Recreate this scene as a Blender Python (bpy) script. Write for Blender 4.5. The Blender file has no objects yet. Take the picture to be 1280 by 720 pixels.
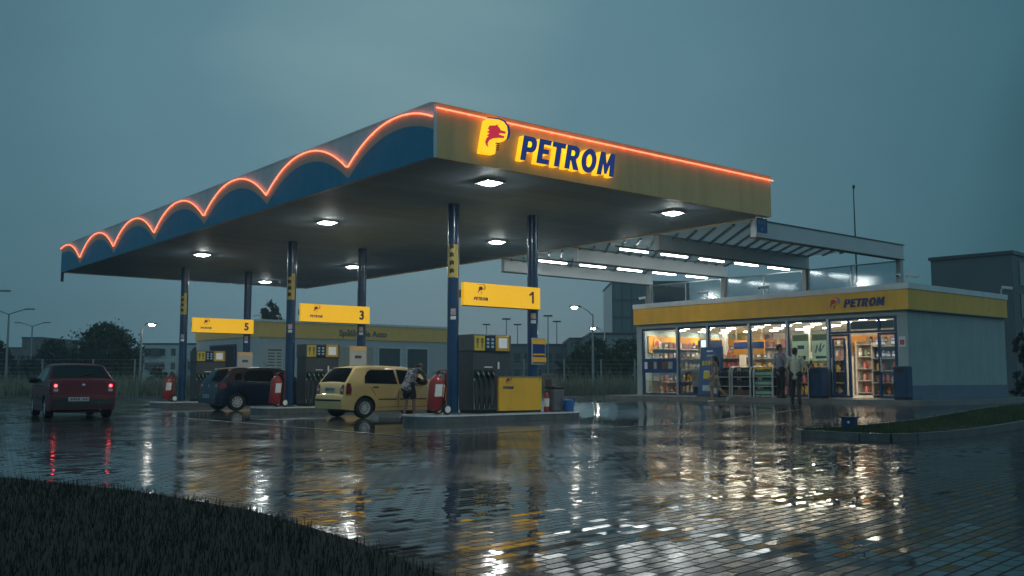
import bpy, bmesh, math, random
from mathutils import Vector, Matrix
R_ = math.radians
C = bpy.context.scene.collection
SC = bpy.context.scene
rnd = random.Random(7)

# ------------------------------------------------------------------ camera, sky, sun, exposure
CAMH = 1.07
yaw, pitch = R_(50.54), R_(5.447)
F = Vector((math.cos(yaw)*math.cos(pitch), math.sin(yaw)*math.cos(pitch), math.sin(pitch)))
cd = bpy.data.cameras.new('camera'); cam = bpy.data.objects.new('camera', cd); C.objects.link(cam)
cam.location = (0, 0, CAMH); cam.rotation_euler = F.to_track_quat('-Z', 'Y').to_euler()
cd.sensor_width = 36; cd.lens = 1201/1280*36; cd.clip_start = .1; cd.clip_end = 3000
SC.camera = cam

SUN_AZ, SUN_EL = R_(52), R_(3)
w = bpy.data.worlds.new('World'); SC.world = w; w.use_nodes = True
nt = w.node_tree; nt.nodes.clear(); N = nt.nodes.new; L = nt.links.new
wo = N('ShaderNodeOutputWorld')
sky = N('ShaderNodeTexSky'); sky.sky_type = 'NISHITA'; sky.sun_disc = False
sky.sun_elevation = SUN_EL; sky.sun_rotation = math.pi/2 - SUN_AZ
tc = N('ShaderNodeTexCoord')
dot = N('ShaderNodeVectorMath'); dot.operation = 'DOT_PRODUCT'
d0 = Vector((math.cos(R_(55.5))*math.cos(R_(18)), math.sin(R_(55.5))*math.cos(R_(18)), math.sin(R_(18))))
dot.inputs[1].default_value = d0
L(tc.outputs['Generated'], dot.inputs[0])
nz = N('ShaderNodeTexNoise'); nz.inputs['Scale'].default_value = 2.2; nz.inputs['Detail'].default_value = 3
mpn = N('ShaderNodeMapping'); mpn.inputs['Scale'].default_value = (1, 1, 3)
L(tc.outputs['Generated'], mpn.inputs[0]); L(mpn.outputs[0], nz.inputs[0])
ma = N('ShaderNodeMath'); ma.operation = 'MULTIPLY_ADD'; ma.inputs[1].default_value = .05; L(nz.outputs[0], ma.inputs[0]); L(dot.outputs['Value'], ma.inputs[2])
mb_ = N('ShaderNodeMath'); mb_.operation = 'SUBTRACT'; mb_.inputs[1].default_value = .026; L(ma.outputs[0], mb_.inputs[0])
rp = N('ShaderNodeValToRGB'); L(mb_.outputs[0], rp.inputs[0])
e = rp.color_ramp.elements
e[0].position = .05; e[0].color = (.170, .305, .370, 1)
e[1].position = 1.0; e[1].color = (.190, .330, .366, 1)
for ps_, cl_ in ((.72, (.030, .086, .110, 1)), (.83, (.033, .104, .136, 1)), (.86, (.054, .148, .190, 1)), (.93, (.085, .188, .240, 1)), (.957, (.104, .223, .282, 1)), (.977, (.112, .234, .294, 1))):
    x = e.new(ps_); x.color = cl_
# thick dusk overcast hides most of the clear sky behind it
ov = N('ShaderNodeMix'); ov.data_type = 'RGBA'; ov.inputs['Factor'].default_value = .985
up = N('ShaderNodeVectorMath'); up.operation = 'SCALE'; up.inputs['Scale'].default_value = 9.0; L(rp.outputs[0], up.inputs[0])
L(sky.outputs[0], ov.inputs['A']); L(up.outputs[0], ov.inputs['B'])
b2 = N('ShaderNodeBackground'); b2.inputs[1].default_value = .1
L(ov.outputs['Result'], b2.inputs[0]); L(b2.outputs[0], wo.inputs[0])

sl = bpy.data.lights.new('sun', 'SUN'); so = bpy.data.objects.new('sun', sl); C.objects.link(so)
sl.energy = .12; sl.angle = R_(30); sl.color = (1, .93, .85)
so.rotation_euler = Vector((-math.cos(SUN_AZ)*math.cos(R_(35)), -math.sin(SUN_AZ)*math.cos(R_(35)), -math.sin(R_(35)))).to_track_quat('-Z', 'Y').to_euler()
vs = SC.view_settings; vs.view_transform = 'Standard'; vs.look = 'None'; vs.exposure = .12; vs.gamma = 1; vs.use_curve_mapping = False
cy = SC.cycles; cy.use_denoising = True; cy.max_bounces = 8; cy.transparent_max_bounces = 16; cy.caustics_reflective = False; cy.caustics_refractive = False
cy.sample_clamp_indirect = 6

# ------------------------------------------------------------------ materials
MATS = {}
def M(name, col, rough=.5, metal=0, var=.12, scale=5, bump=0, emit=None, es=0, coat=0, spec=.5, col2=None):
    if name in MATS: return MATS[name]
    m = bpy.data.materials.new(name); m.use_nodes = True; MATS[name] = m
    t = m.node_tree; p = t.nodes['Principled BSDF']
    p.inputs['Roughness'].default_value = rough; p.inputs['Metallic'].default_value = metal
    p.inputs['Coat Weight'].default_value = coat; p.inputs['Coat Roughness'].default_value = .06
    p.inputs['Specular IOR Level'].default_value = spec
    n = t.nodes.new('ShaderNodeTexNoise'); n.inputs['Scale'].default_value = scale; n.inputs['Detail'].default_value = 5; n.inputs['Roughness'].default_value = .6
    tcn = t.nodes.new('ShaderNodeTexCoord'); t.links.new(tcn.outputs['Object'], n.inputs[0])
    r = t.nodes.new('ShaderNodeValToRGB'); t.links.new(n.outputs[0], r.inputs[0])
    c2 = col2 or tuple(min(1, c*(1+var)) for c in col)
    r.color_ramp.elements[0].position = .3; r.color_ramp.elements[1].position = .7
    r.color_ramp.elements[0].color = (*[c*(1-var) for c in col], 1); r.color_ramp.elements[1].color = (*c2, 1)
    t.links.new(r.outputs[0], p.inputs['Base Color'])
    if bump:
        b = t.nodes.new('ShaderNodeBump'); b.inputs['Strength'].default_value = bump; b.inputs['Distance'].default_value = .01
        t.links.new(n.outputs[0], b.inputs['Height']); t.links.new(b.outputs[0], p.inputs['Normal'])
    if emit:
        p.inputs['Emission Color'].default_value = (*emit, 1); p.inputs['Emission Strength'].default_value = es
    return m
def glass_mat(name, tint, gloss=.12, rough=.02):
    m = bpy.data.materials.new(name); m.use_nodes = True; t = m.node_tree; t.nodes.clear()
    o = t.nodes.new('ShaderNodeOutputMaterial'); a = t.nodes.new('ShaderNodeBsdfTransparent'); g = t.nodes.new('ShaderNodeBsdfGlossy'); mx = t.nodes.new('ShaderNodeMixShader')
    f = t.nodes.new('ShaderNodeFresnel'); f.inputs[0].default_value = 1.45
    ad = t.nodes.new('ShaderNodeMath'); ad.operation = 'MULTIPLY_ADD'; ad.inputs[1].default_value = .8; ad.inputs[2].default_value = gloss*.3
    t.links.new(f.outputs[0], ad.inputs[0])
    a.inputs[0].default_value = (*tint, 1); g.inputs['Roughness'].default_value = rough
    t.links.new(ad.outputs[0], mx.inputs[0]); t.links.new(a.outputs[0], mx.inputs[1]); t.links.new(g.outputs[0], mx.inputs[2]); t.links.new(mx.outputs[0], o.inputs[0])
    return m
GLASS = glass_mat('clear_glass', (.93, .96, .95))
ROOFGLASS = glass_mat('roof_glass', (.8, .86, .88), .2, .1)
def frosted():
    m = bpy.data.materials.new('frosted_roof_glass'); m.use_nodes = True; t = m.node_tree; t.nodes.clear()
    o = t.nodes.new('ShaderNodeOutputMaterial'); a = t.nodes.new('ShaderNodeBsdfTransparent'); d = t.nodes.new('ShaderNodeBsdfDiffuse'); tr = t.nodes.new('ShaderNodeBsdfTranslucent')
    d.inputs[0].default_value = (.8, .84, .84, 1); tr.inputs[0].default_value = (.8, .84, .84, 1)
    m1 = t.nodes.new('ShaderNodeMixShader'); m2 = t.nodes.new('ShaderNodeMixShader'); m1.inputs[0].default_value = .5; m2.inputs[0].default_value = .75
    t.links.new(d.outputs[0], m1.inputs[1]); t.links.new(tr.outputs[0], m1.inputs[2]); t.links.new(a.outputs[0], m2.inputs[1]); t.links.new(m1.outputs[0], m2.inputs[2]); t.links.new(m2.outputs[0], o.inputs[0])
    return m
FROST = frosted()
YEL = M('yellow_panel', (.84, .45, .04), .38, var=.06, scale=2)
YELDK = M('yellow_panel_weathered', (.85, .54, .24), .5, var=.05, scale=1.5)
GREY = M('grey_panel', (.30, .31, .31), .4, var=.06, scale=1.2)
BLUE = M('blue_paint', (.007, .042, .115), .3, var=.15, coat=.3)
BLUESC = M('blue_scallop_paint', (.025, .24, .42), .45, var=.08, scale=1)
TAN = M('tan_band_paint', (.50, .42, .32), .5, var=.08)
PALEG = M('pale_grey_panel', (.68, .73, .76), .4, var=.06, scale=1)
WHITE = M('white_wall_render', (.33, .41, .42), .7, var=.07, scale=1.6, bump=.05)
PLINTH = M('bluegrey_plinth', (.13, .19, .25), .6, var=.1)
METAL = M('brushed_metal', (.55, .56, .56), .3, .7, var=.1)
DKGREY = M('dark_grey_panel', (.055, .062, .068), .35, var=.15)
BLACK = M('black_rubber', (.012, .012, .013), .55, var=.3)
CONC = M('kerb_concrete', (.12, .125, .125), .28, var=.25, scale=9, bump=.3)
NEON = M('red_neon_tube', (.8, .2, .1), .4, emit=(1, .19, .09), es=2.6)
SIGNY = M('backlit_yellow_sign', (.7, .42, .03), .35, emit=(1, .52, .012), es=.55, var=.04)
LETY = M('backlit_yellow_letter', (.7, .42, .03), .35, emit=(1, .56, .015), es=1.05, var=.04)
NAVY = M('navy_blue_plastic', (.012, .03, .17), .3, var=.08)
NAVYL = M('lit_navy_face', (.014, .04, .22), .3, var=.06, emit=(.01, .03, .16), es=.6)
REDP = M('red_paint', (.28, .018, .018), .35, var=.2, coat=.3)
REDE = M('red_emblem', (.55, .03, .05), .4)
REDL = M('lit_red_face', (.55, .03, .05), .4, emit=(.55, .02, .05), es=.75)
WHITEP = M('white_plastic', (.72, .72, .70), .4, var=.05)
LAMP = M('lit_lamp_lens', (.9, .9, .9), .4, emit=(.93, 1, .97), es=205)
SLAMP = M('lit_street_lamp_lens', (.9, .9, .9), .4, emit=(1, .95, .82), es=34)
TUBE = M('lit_fluorescent_tube', (.9, .9, .9), .4, emit=(.92, 1, .98), es=20)
INTL = M('shop_downlight_lens', (.9, .9, .9), .4, emit=(1, .88, .68), es=46)
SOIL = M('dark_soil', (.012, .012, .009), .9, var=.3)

def streaks(m, amt=.22):
    t = m.node_tree; p = t.nodes['Principled BSDF']; geo = t.nodes.new('ShaderNodeNewGeometry'); mp = t.nodes.new('ShaderNodeMapping'); mp.inputs['Scale'].default_value = (2.2, 2.2, .3)
    n = t.nodes.new('ShaderNodeTexNoise'); n.inputs['Scale'].default_value = 1.6; n.inputs['Detail'].default_value = 6; t.links.new(geo.outputs['Position'], mp.inputs[0]); t.links.new(mp.outputs[0], n.inputs[0])
    r = t.nodes.new('ShaderNodeValToRGB'); r.color_ramp.elements[0].position = .36; r.color_ramp.elements[1].position = .60; v = 1-amt
    r.color_ramp.elements[0].color = (v*.97, v, v, 1); r.color_ramp.elements[1].color = (1, 1, 1, 1); t.links.new(n.outputs[0], r.inputs[0])
    x = t.nodes.new('ShaderNodeMix'); x.data_type = 'RGBA'; x.blend_type = 'MULTIPLY'; x.inputs['Factor'].default_value = 1
    t.links.new(p.inputs['Base Color'].links[0].from_socket, x.inputs['A']); t.links.new(r.outputs[0], x.inputs['B']); t.links.new(x.outputs['Result'], p.inputs['Base Color'])
for m_ in (YELDK, YEL, PALEG, BLUESC, WHITE, CONC): streaks(m_, .10 if m_ is not CONC else .3)

# ------------------------------------------------------------------ mesh helpers
class MB:
    def __init__(s): s.v = []; s.f = []; s.mi = []; s.k = 0
    def mat(s, i): s.k = i; return s
    def add(s, vs, fs):
        o = len(s.v); s.v += [tuple(p) for p in vs]; s.f += [tuple(i+o for i in q) for q in fs]; s.mi += [s.k]*len(fs); return s
    def box(s, x0, x1, y0, y1, z0, z1):
        return s.add([(x0,y0,z0),(x1,y0,z0),(x1,y1,z0),(x0,y1,z0),(x0,y0,z1),(x1,y0,z1),(x1,y1,z1),(x0,y1,z1)],
                     [(0,3,2,1),(4,5,6,7),(0,1,5,4),(1,2,6,5),(2,3,7,6),(3,0,4,7)])
    def bar(s, a, b, wd, ht):
        a, b = Vector(a), Vector(b); d = (b-a).normalized()
        up = Vector((0,0,1)) if abs(d.z) < .95 else Vector((1,0,0))
        r = d.cross(up).normalized()*wd/2; u = r.cross(d).normalized()*ht/2
        P = [a-r-u, a+r-u, a+r+u, a-r+u, b-r-u, b+r-u, b+r+u, b-r+u]
        return s.add(P, [(0,3,2,1),(4,5,6,7),(0,1,5,4),(1,2,6,5),(2,3,7,6),(3,0,4,7)])
    def tube(s, pts, r, n=8, caps=True):
        pts = [Vector(p) for p in pts]; rs = r if isinstance(r, (list, tuple)) else [r]*len(pts)
        ring = []; ref = None
        for i, p in enumerate(pts):
            d = (pts[min(i+1, len(pts)-1)] - pts[max(i-1, 0)]).normalized()
            if ref is None: ref = Vector((0,0,1)) if abs(d.z) < .9 else Vector((1,0,0))
            a = d.cross(ref).normalized(); b = a.cross(d).normalized(); ref = b
            ring.append([p + (a*math.cos(2*math.pi*k/n) + b*math.sin(2*math.pi*k/n))*rs[i] for k in range(n)])
        vs = [q for rg in ring for q in rg]; fs = []
        for i in range(len(pts)-1):
            for k in range(n): fs.append((i*n+k, i*n+(k+1)%n, (i+1)*n+(k+1)%n, (i+1)*n+k))
        if caps: fs += [tuple(range(n))[::-1], tuple((len(pts)-1)*n+k for k in range(n))]
        return s.add(vs, fs)
    def lathe(s, prof, n=20, o=(0,0,0), axis='z', caps=True):
        vs = []; fs = []
        for r, z in prof:
            for k in range(n):
                c, q = r*math.cos(2*math.pi*k/n), r*math.sin(2*math.pi*k/n)
                p = (c, q, z) if axis == 'z' else ((c, z, q) if axis == 'y' else (z, c, q))
                vs.append((p[0]+o[0], p[1]+o[1], p[2]+o[2]))
        for i in range(len(prof)-1):
            for k in range(n): fs.append((i*n+k, i*n+(k+1)%n, (i+1)*n+(k+1)%n, (i+1)*n+k))
        if caps: fs += [tuple(range(n))[::-1], tuple((len(prof)-1)*n+k for k in range(n))]
        return s.add(vs, fs)
    def prism(s, poly, z0, z1):
        n = len(poly); vs = [(x,y,z0) for x,y in poly]+[(x,y,z1) for x,y in poly]
        return s.add(vs, [tuple(range(n))[::-1], tuple(range(n, 2*n))]+[(i,(i+1)%n,(i+1)%n+n,i+n) for i in range(n)])
    def build(s, name, mats, parent=None, smooth=False, bevel=0, loc=None, rz=0):
        me = bpy.data.meshes.new(name); me.from_pydata(s.v, [], s.f)
        for m in (mats if isinstance(mats, (list, tuple)) else [mats]): me.materials.append(m)
        me.polygons.foreach_set('material_index', s.mi)
        bm = bmesh.new(); bm.from_mesh(me); bmesh.ops.recalc_face_normals(bm, faces=bm.faces); bm.to_mesh(me); bm.free()
        return link(name, me, parent, smooth, bevel, loc, rz)
def link(name, me, parent=None, smooth=False, bevel=0, loc=None, rz=0):
    o = bpy.data.objects.new(name, me); C.objects.link(o)
    if smooth:
        me.shade_smooth(); me.set_sharp_from_angle(angle=R_(38))
    if bevel:
        b = o.modifiers.new('bevel', 'BEVEL'); b.width = bevel; b.segments = 2; b.limit_method = 'ANGLE'; b.angle_limit = R_(50)
    if parent: o.parent = parent
    if loc: o.location = loc
    if rz: o.rotation_euler.z = rz
    return o
def tag(o, label=None, cat=None, group=None, kind=None):
    if label: o['label'] = label
    if cat: o['category'] = cat
    if group: o['group'] = group
    if kind: o['kind'] = kind
    return o
def thing(name, label, cat, loc=(0,0,0), rz=0, group=None):
    o = bpy.data.objects.new(name, None); C.objects.link(o); o.location = loc; o.rotation_euler.z = rz; o.empty_display_size = .2
    return tag(o, label, cat, group)
def copy_tree(o, parent=None):
    c = o.copy(); C.objects.link(c)
    if parent: c.parent = parent
    for ch in list(o.children): copy_tree(ch, c)
    return c
def evaluated(o):
    dg = bpy.context.evaluated_depsgraph_get()
    return bpy.data.meshes.new_from_object(o.evaluated_get(dg))
TMP = []
def shape_mesh(splines, depth):
    cu = bpy.data.curves.new('tmp', 'CURVE'); cu.dimensions = '2D'; cu.fill_mode = 'BOTH'; cu.extrude = depth/2
    for pl in splines:
        sp = cu.splines.new('POLY'); sp.points.add(len(pl)-1); sp.use_cyclic_u = True
        for i, (a, b) in enumerate(pl): sp.points[i].co = (a, b, 0, 1)
    o = bpy.data.objects.new('tmp', cu); C.objects.link(o)
    me = evaluated(o); bpy.data.objects.remove(o)
    return me
def text_mesh(s, size, depth=.01, shear=0, bold=0, align='LEFT', space=1):
    cu = bpy.data.curves.new('tmp', 'FONT'); cu.body = s; cu.size = size; cu.extrude = depth/2; cu.shear = shear; cu.offset = bold; cu.align_x = align; cu.space_character = space
    cu.resolution_u = 3
    o = bpy.data.objects.new('tmp', cu); C.objects.link(o); me = evaluated(o); bpy.data.objects.remove(o)
    return me
# put a flat shape (u right, v up, w toward the viewer) on a face
def front(x, y, z): return lambda u, v, q: (x+u, y-q, z+v)     # faces -Y
def west(x, y, z): return lambda u, v, q: (x-q, y-u, z+v)      # faces -X
def put(me, fn, name, m, parent):
    for v in me.vertices: v.co = fn(v.co.x, v.co.y, v.co.z)
    bm = bmesh.new(); bm.from_mesh(me); bmesh.ops.recalc_face_normals(bm, faces=bm.faces); bm.to_mesh(me); bm.free()
    me.materials.clear(); me.materials.append(m)
    return link(name, me, parent)
def ell(cx, cy, rx, ry, n=24): return [(cx+rx*math.cos(2*math.pi*i/n), cy+ry*math.sin(2*math.pi*i/n)) for i in range(n)]
GLY = {
 'P': (.72, [[(0,0),(0,1),(.48,1),(.62,.95),(.7,.84),(.72,.68),(.69,.52),(.6,.41),(.47,.36),(.26,.36),(.26,0)], [(.26,.56),(.26,.8),(.41,.8),(.46,.75),(.47,.68),(.46,.61),(.41,.56)]]),
 'E': (.62, [[(0,0),(0,1),(.62,1),(.62,.8),(.26,.8),(.26,.61),(.56,.61),(.56,.41),(.26,.41),(.26,.2),(.63,.2),(.63,0)]]),
 'T': (.66, [[(.2,0),(.2,.79),(-.02,.79),(-.02,1),(.68,1),(.68,.79),(.46,.79),(.46,0)]]),
 'R': (.76, [[(0,0),(0,1),(.48,1),(.62,.95),(.7,.84),(.71,.7),(.66,.54),(.54,.44),(.78,0),(.49,0),(.3,.37),(.26,.37),(.26,0)], [(.26,.57),(.26,.8),(.41,.8),(.46,.75),(.47,.68),(.45,.61),(.41,.57)]]),
 'O': (.84, [ell(.42,.5,.42,.52), ell(.42,.5,.17,.28)]),
 'M': (.96, [[(0,0),(.08,1),(.34,1),(.49,.5),(.66,1),(.92,1),(.98,0),(.73,0),(.69,.55),(.55,.08),(.43,.08),(.29,.55),(.25,0)]]),
}
def petrom(h, sh=.2, gap=.11):
    out = []; x = 0
    for ch in 'PETROM':
        wd, sp = GLY[ch]; out.append([[((x+a+sh*b)*h, b*h) for a, b in pl] for pl in sp]); x += wd+gap
    return out, x*h
def unz(pts): return [((px-180)/400, (570+(px-180)*.2-py)/430) for px, py in pts]
EMB_FACE = unz([(183,568),(200,470),(225,330),(262,165),(290,150),(430,167),(500,193),(548,250),(562,330),(543,410),(500,442),(440,456),(405,468),(372,598)])
EMB_ARC = unz([(262,150),(270,132),(430,146),(525,182),(584,248),(602,330),(588,392),(556,424),(548,408),(570,335),(556,250),(506,190),(432,162),(290,146)])
EMB_WOLF = unz([(290,240),(375,240),(400,226),(412,252),(436,275),(448,300),(528,322),(515,348),(440,338),(424,355),(506,380),(500,402),(420,397),(335,402),(283,425),(258,465),(272,508),(240,482),(226,442),(245,395),(278,372),(246,362),(290,336),(250,318),(290,298),(264,276)])
EMB_BARS = [unz([(385+j*3,455+i*27),(440-j*4,462+i*27),(425,474+i*27),(372,467+i*27)]) for i, j in ((0,0),(1,1),(2,2),(3,3))]
def sc(pl, k): return [(a*k, b*k) for a, b in pl]
def emblem(fn, k, parent, deep=.16, lit=True):
    e = put(shape_mesh([sc(EMB_FACE, k)], deep), lambda u, v, q: fn(u, v, q+deep/2), 'emblem', LETY if lit else YEL, parent)
    put(shape_mesh([sc(EMB_ARC, k)], .02), lambda u, v, q: fn(u, v, q+deep-.012), 'emblem_arc', NAVYL, e)
    put(shape_mesh([sc(EMB_WOLF, k)], .01), lambda u, v, q: fn(u, v, q+deep+.008), 'emblem_head', REDL if lit else REDE, e)
    put(shape_mesh([sc(b, k) for b in EMB_BARS], .01), lambda u, v, q: fn(u, v, q+deep+.008), 'emblem_bars', NAVY, e)
    return e
def small_brand(fn, k, parent):      # the little emblem over the word, printed on a panel
    me = shape_mesh([sc(EMB_ARC, k), sc(EMB_WOLF, k)] + [sc(b, k) for b in EMB_BARS], .006)
    put(me, lambda u, v, q: fn(u+k*.35, v+k*.55, q), 'emblem_print', M('printed_emblem', (.25, .03, .05), .5), parent)
    le, wd = petrom(k*.34)
    put(shape_mesh([p for l in le for p in l], .006), lambda u, v, q: fn(u-k*.05, v, q), 'lettering', NAVY, parent)

# ------------------------------------------------------------------ ground
def ss(t): t = max(0, min(1, t)); return t*t*(3-2*t)
def g(x, y): return .33*ss((x-17)/8.5)*(1-ss((y-31)/12))*ss((y+10)/12)
def frange(a, b, s):
    n = max(1, int(round((b-a)/s))); return [a+(b-a)*i/n for i in range(n+1)]
def wet_mat(name, kind):
    m = bpy.data.materials.new(name); m.use_nodes = True; t = m.node_tree; p = t.nodes['Principled BSDF']; A = t.nodes.new; K = t.links.new
    geo = A('ShaderNodeNewGeometry')
    n1 = A('ShaderNodeTexNoise'); n1.inputs['Scale'].default_value = .35; n1.inputs['Detail'].default_value = 4; K(geo.outputs['Position'], n1.inputs[0])
    n2 = A('ShaderNodeTexNoise'); n2.inputs['Scale'].default_value = 3.0; n2.inputs['Detail'].default_value = 6; K(geo.outputs['Position'], n2.inputs[0])
    cr = A('ShaderNodeValToRGB'); K(n2.outputs[0], cr.inputs[0])
    rr = A('ShaderNodeValToRGB'); K(n1.outputs[0], rr.inputs[0])
    p.inputs['IOR'].default_value = 1.34
    bump = A('ShaderNodeBump'); bump.inputs['Distance'].default_value = .02
    if kind == 'paver':
        mp = A('ShaderNodeMapping'); mp.inputs['Rotation'].default_value = (0, 0, R_(-7)); K(geo.outputs['Position'], mp.inputs[0])
        br = A('ShaderNodeTexBrick'); br.inputs['Scale'].default_value = 1; br.inputs['Brick Width'].default_value = .21; br.inputs['Row Height'].default_value = .105
        br.inputs['Mortar Size'].default_value = .011; br.inputs['Mortar Smooth'].default_value = .4
        br.inputs['Color1'].default_value = (0,0,0,1); br.inputs['Color2'].default_value = (1,1,1,1); br.inputs['Mortar'].default_value = (.5,.5,.5,1)
        K(mp.outputs[0], br.inputs[0])
        wn = A('ShaderNodeTexWhiteNoise'); wn.noise_dimensions = '1D'; K(br.outputs[0], wn.inputs['W'])
        sb = A('ShaderNodeVectorMath'); sb.operation = 'MULTIPLY_ADD'; sb.inputs[1].default_value = (.038, .038, 0); sb.inputs[2].default_value = (-.019, -.019, 0); K(wn.outputs['Color'], sb.inputs[0])
        nv = A('ShaderNodeVectorMath'); nv.operation = 'ADD'
        h = A('ShaderNodeMath'); h.operation = 'MULTIPLY_ADD'; h.inputs[1].default_value = -.5; K(br.outputs['Fac'], h.inputs[0]); K(n2.outputs[0], h.inputs[2])
        K(h.outputs[0], bump.inputs['Height']); bump.inputs['Strength'].default_value = .02
        K(bump.outputs[0], nv.inputs[0]); K(sb.outputs[0], nv.inputs[1])
        nn = A('ShaderNodeVectorMath'); nn.operation = 'NORMALIZE'; K(nv.outputs[0], nn.inputs[0]); K(nn.outputs[0], p.inputs['Normal'])
        mxc = A('ShaderNodeMix'); mxc.data_type = 'RGBA'; mxc.inputs['A'].default_value = (.006, .010, .015, 1); mxc.inputs['B'].default_value = (.018, .026, .034, 1)
        K(wn.outputs['Value'], mxc.inputs['Factor'])
        mx2 = A('ShaderNodeMix'); mx2.data_type = 'RGBA'; mx2.inputs['B'].default_value = (.012, .012, .012, 1); K(mxc.outputs['Result'], mx2.inputs['A']); K(br.outputs['Fac'], mx2.inputs['Factor'])
        K(mx2.outputs['Result'], p.inputs['Base Color'])
        rr.color_ramp.elements[0].position = .40; rr.color_ramp.elements[1].position = .66
        rr.color_ramp.elements[0].color = (.035,.035,.035,1); rr.color_ramp.elements[1].color = (.22,.22,.22,1); n1.inputs['Roughness'].default_value = .62; n1.inputs['Scale'].default_value = .5
    else:
        cr.color_ramp.elements[0].color = (.022, .027, .031, 1); cr.color_ramp.elements[1].color = (.06, .068, .072, 1); K(cr.outputs[0], p.inputs['Base Color'])
        K(n2.outputs[0], bump.inputs['Height']); bump.inputs['Strength'].default_value = .035; K(bump.outputs[0], p.inputs['Normal'])
        rr.color_ramp.elements[0].position = .4; rr.color_ramp.elements[1].position = .62
        rr.color_ramp.elements[0].color = (.03,.03,.03,1); rr.color_ramp.elements[1].color = (.16,.16,.16,1)
        if kind == 'asphalt': rr.color_ramp.elements[0].color = (.22,.22,.22,1); rr.color_ramp.elements[1].color = (.4,.4,.4,1)
    if kind == 'paver':
        rm = A('ShaderNodeMix'); rm.data_type = 'FLOAT'; rm.inputs['B'].default_value = .7; K(rr.outputs[0], rm.inputs['A']); K(br.outputs['Fac'], rm.inputs['Factor']); K(rm.outputs['Result'], p.inputs['Roughness'])
    else: K(rr.outputs[0], p.inputs['Roughness'])
    return m
PAVE = wet_mat('wet_paving_blocks', 'paver'); PAD = wet_mat('wet_smooth_concrete', 'pad'); ASPH = wet_mat('wet_asphalt', 'asphalt')
def sheet(name, xs, ys, dz, m):
    mb = MB(); vs = [(x, y, g(x, y)+dz) for y in ys for x in xs]; nx = len(xs)
    mb.add(vs, [(j*nx+i, j*nx+i+1, (j+1)*nx+i+1, (j+1)*nx+i) for j in range(len(ys)-1) for i in range(nx-1)])
    o = mb.build(name, m, smooth=True); return tag(o, kind='structure')
xs = [-900, -300, -100, -40] + frange(-20, 45, 1) + [60, 100, 300, 1000]; ys = [-900, -200, -40] + frange(-20, 50, 1) + [70, 110, 300, 1200]
FIELD = M('dull_field_grass', (.045, .05, .03), .9, var=.3, scale=.4)
tag(sheet('ground', xs, ys, -.008, FIELD), 'wide dull green field ground reaching to the horizon')
tag(sheet('paving', frange(-14, 42, 1), frange(-6, 55, 1), 0, PAVE), 'wet grey block paving of the forecourt')
tag(sheet('concrete_pad', frange(10.2, 23.2, .5), frange(15.5, 44, .5), .004, PAD), 'smooth wet concrete pad under the fuel canopy')
dr = MB()
for a, b in (((10.2, 15.42), (23.2, 15.42)), ((10.12, 15.42), (10.12, 44))):
    for i in range(26):
        t0, t1 = i/26, (i+1)/26
        p = [(a[0]+(b[0]-a[0])*t, a[1]+(b[1]-a[1])*t) for t in (t0, t1)]
        nx_, ny_ = (0, .07) if a[1] == b[1] else (.07, 0)
        dr.add([(p[0][0]-nx_, p[0][1]-ny_, g(*p[0])+.006), (p[1][0]-nx_, p[1][1]-ny_, g(*p[1])+.006), (p[1][0]+nx_, p[1][1]+ny_, g(*p[1])+.006), (p[0][0]+nx_, p[0][1]+ny_, g(*p[0])+.006)], [(0,1,2,3)])
tag(dr.build('drain_channel', M('drain_iron', (.02, .021, .022), .5)), kind='structure')
# far kerb of the lot
def dl(depth, px): # a point by camera depth and photo column, on the flat
    return ((math.cos(yaw)*depth + math.sin(yaw)*(px-640)/1201*depth), (math.sin(yaw)*depth - math.cos(yaw)*(px-640)/1201*depth))
fk = MB(); a = dl(54, -120); b = dl(54, 860); fk.bar((*a, .05), (*b, .05), .35, .16)
tag(fk.build('far_kerb', CONC), kind='structure')

def blades(pts, h, wd, lean=.35):
    mb = MB(); V = []; Fc = []
    for (x, y, z) in pts:
        a = rnd.uniform(0, 6.28); cl_ = .5+.5*math.sin(x*2.3/wd**.3+1.7*math.sin(y*1.9/wd**.3))*math.sin(y*2.9/wd**.3+x); hh = h*rnd.uniform(.4, 1.0)*(.6+.75*cl_)*(1.5 if rnd.random() < .03 else 1); l = rnd.uniform(.05, lean*(2 if rnd.random() < .3 else 1))*hh; b = rnd.uniform(0, 6.28)
        cx, sx_ = math.cos(a)*wd/2, math.sin(a)*wd/2; o = len(V)
        tx, ty = x+l*math.cos(b), y+l*math.sin(b)
        V += [(x-cx, y-sx_, z), (x+cx, y+sx_, z), (x+cx*.6+(tx-x)*.4, y+sx_*.6+(ty-y)*.4, z+hh*.6), (x-cx*.6+(tx-x)*.4, y-sx_*.6+(ty-y)*.4, z+hh*.6), (tx, ty, z+hh)]
        Fc += [(o, o+1, o+2, o+3), (o+3, o+2, o+4)]
    return mb.add(V, Fc)
# tall dry grass beyond the far kerb
GR1 = M('tall_dry_grass', (.22, .225, .16), .8, var=.4, scale=.5)
pts = []
for i in range(26000):
    d = 56 + 14*rnd.random()**1.3; px = rnd.uniform(-60, 860) if rnd.random() < .9 else rnd.uniform(860, 1350)
    x, y = dl(d, px); pts.append((x, y, 0))
gm = MB()
left = [p for p in pts]; V = blades(left, 1.35, .07)
tag(V.build('tall_grass', GR1), 'tall pale dry grass growing beyond the far kerb', 'grass', kind='stuff')

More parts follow.
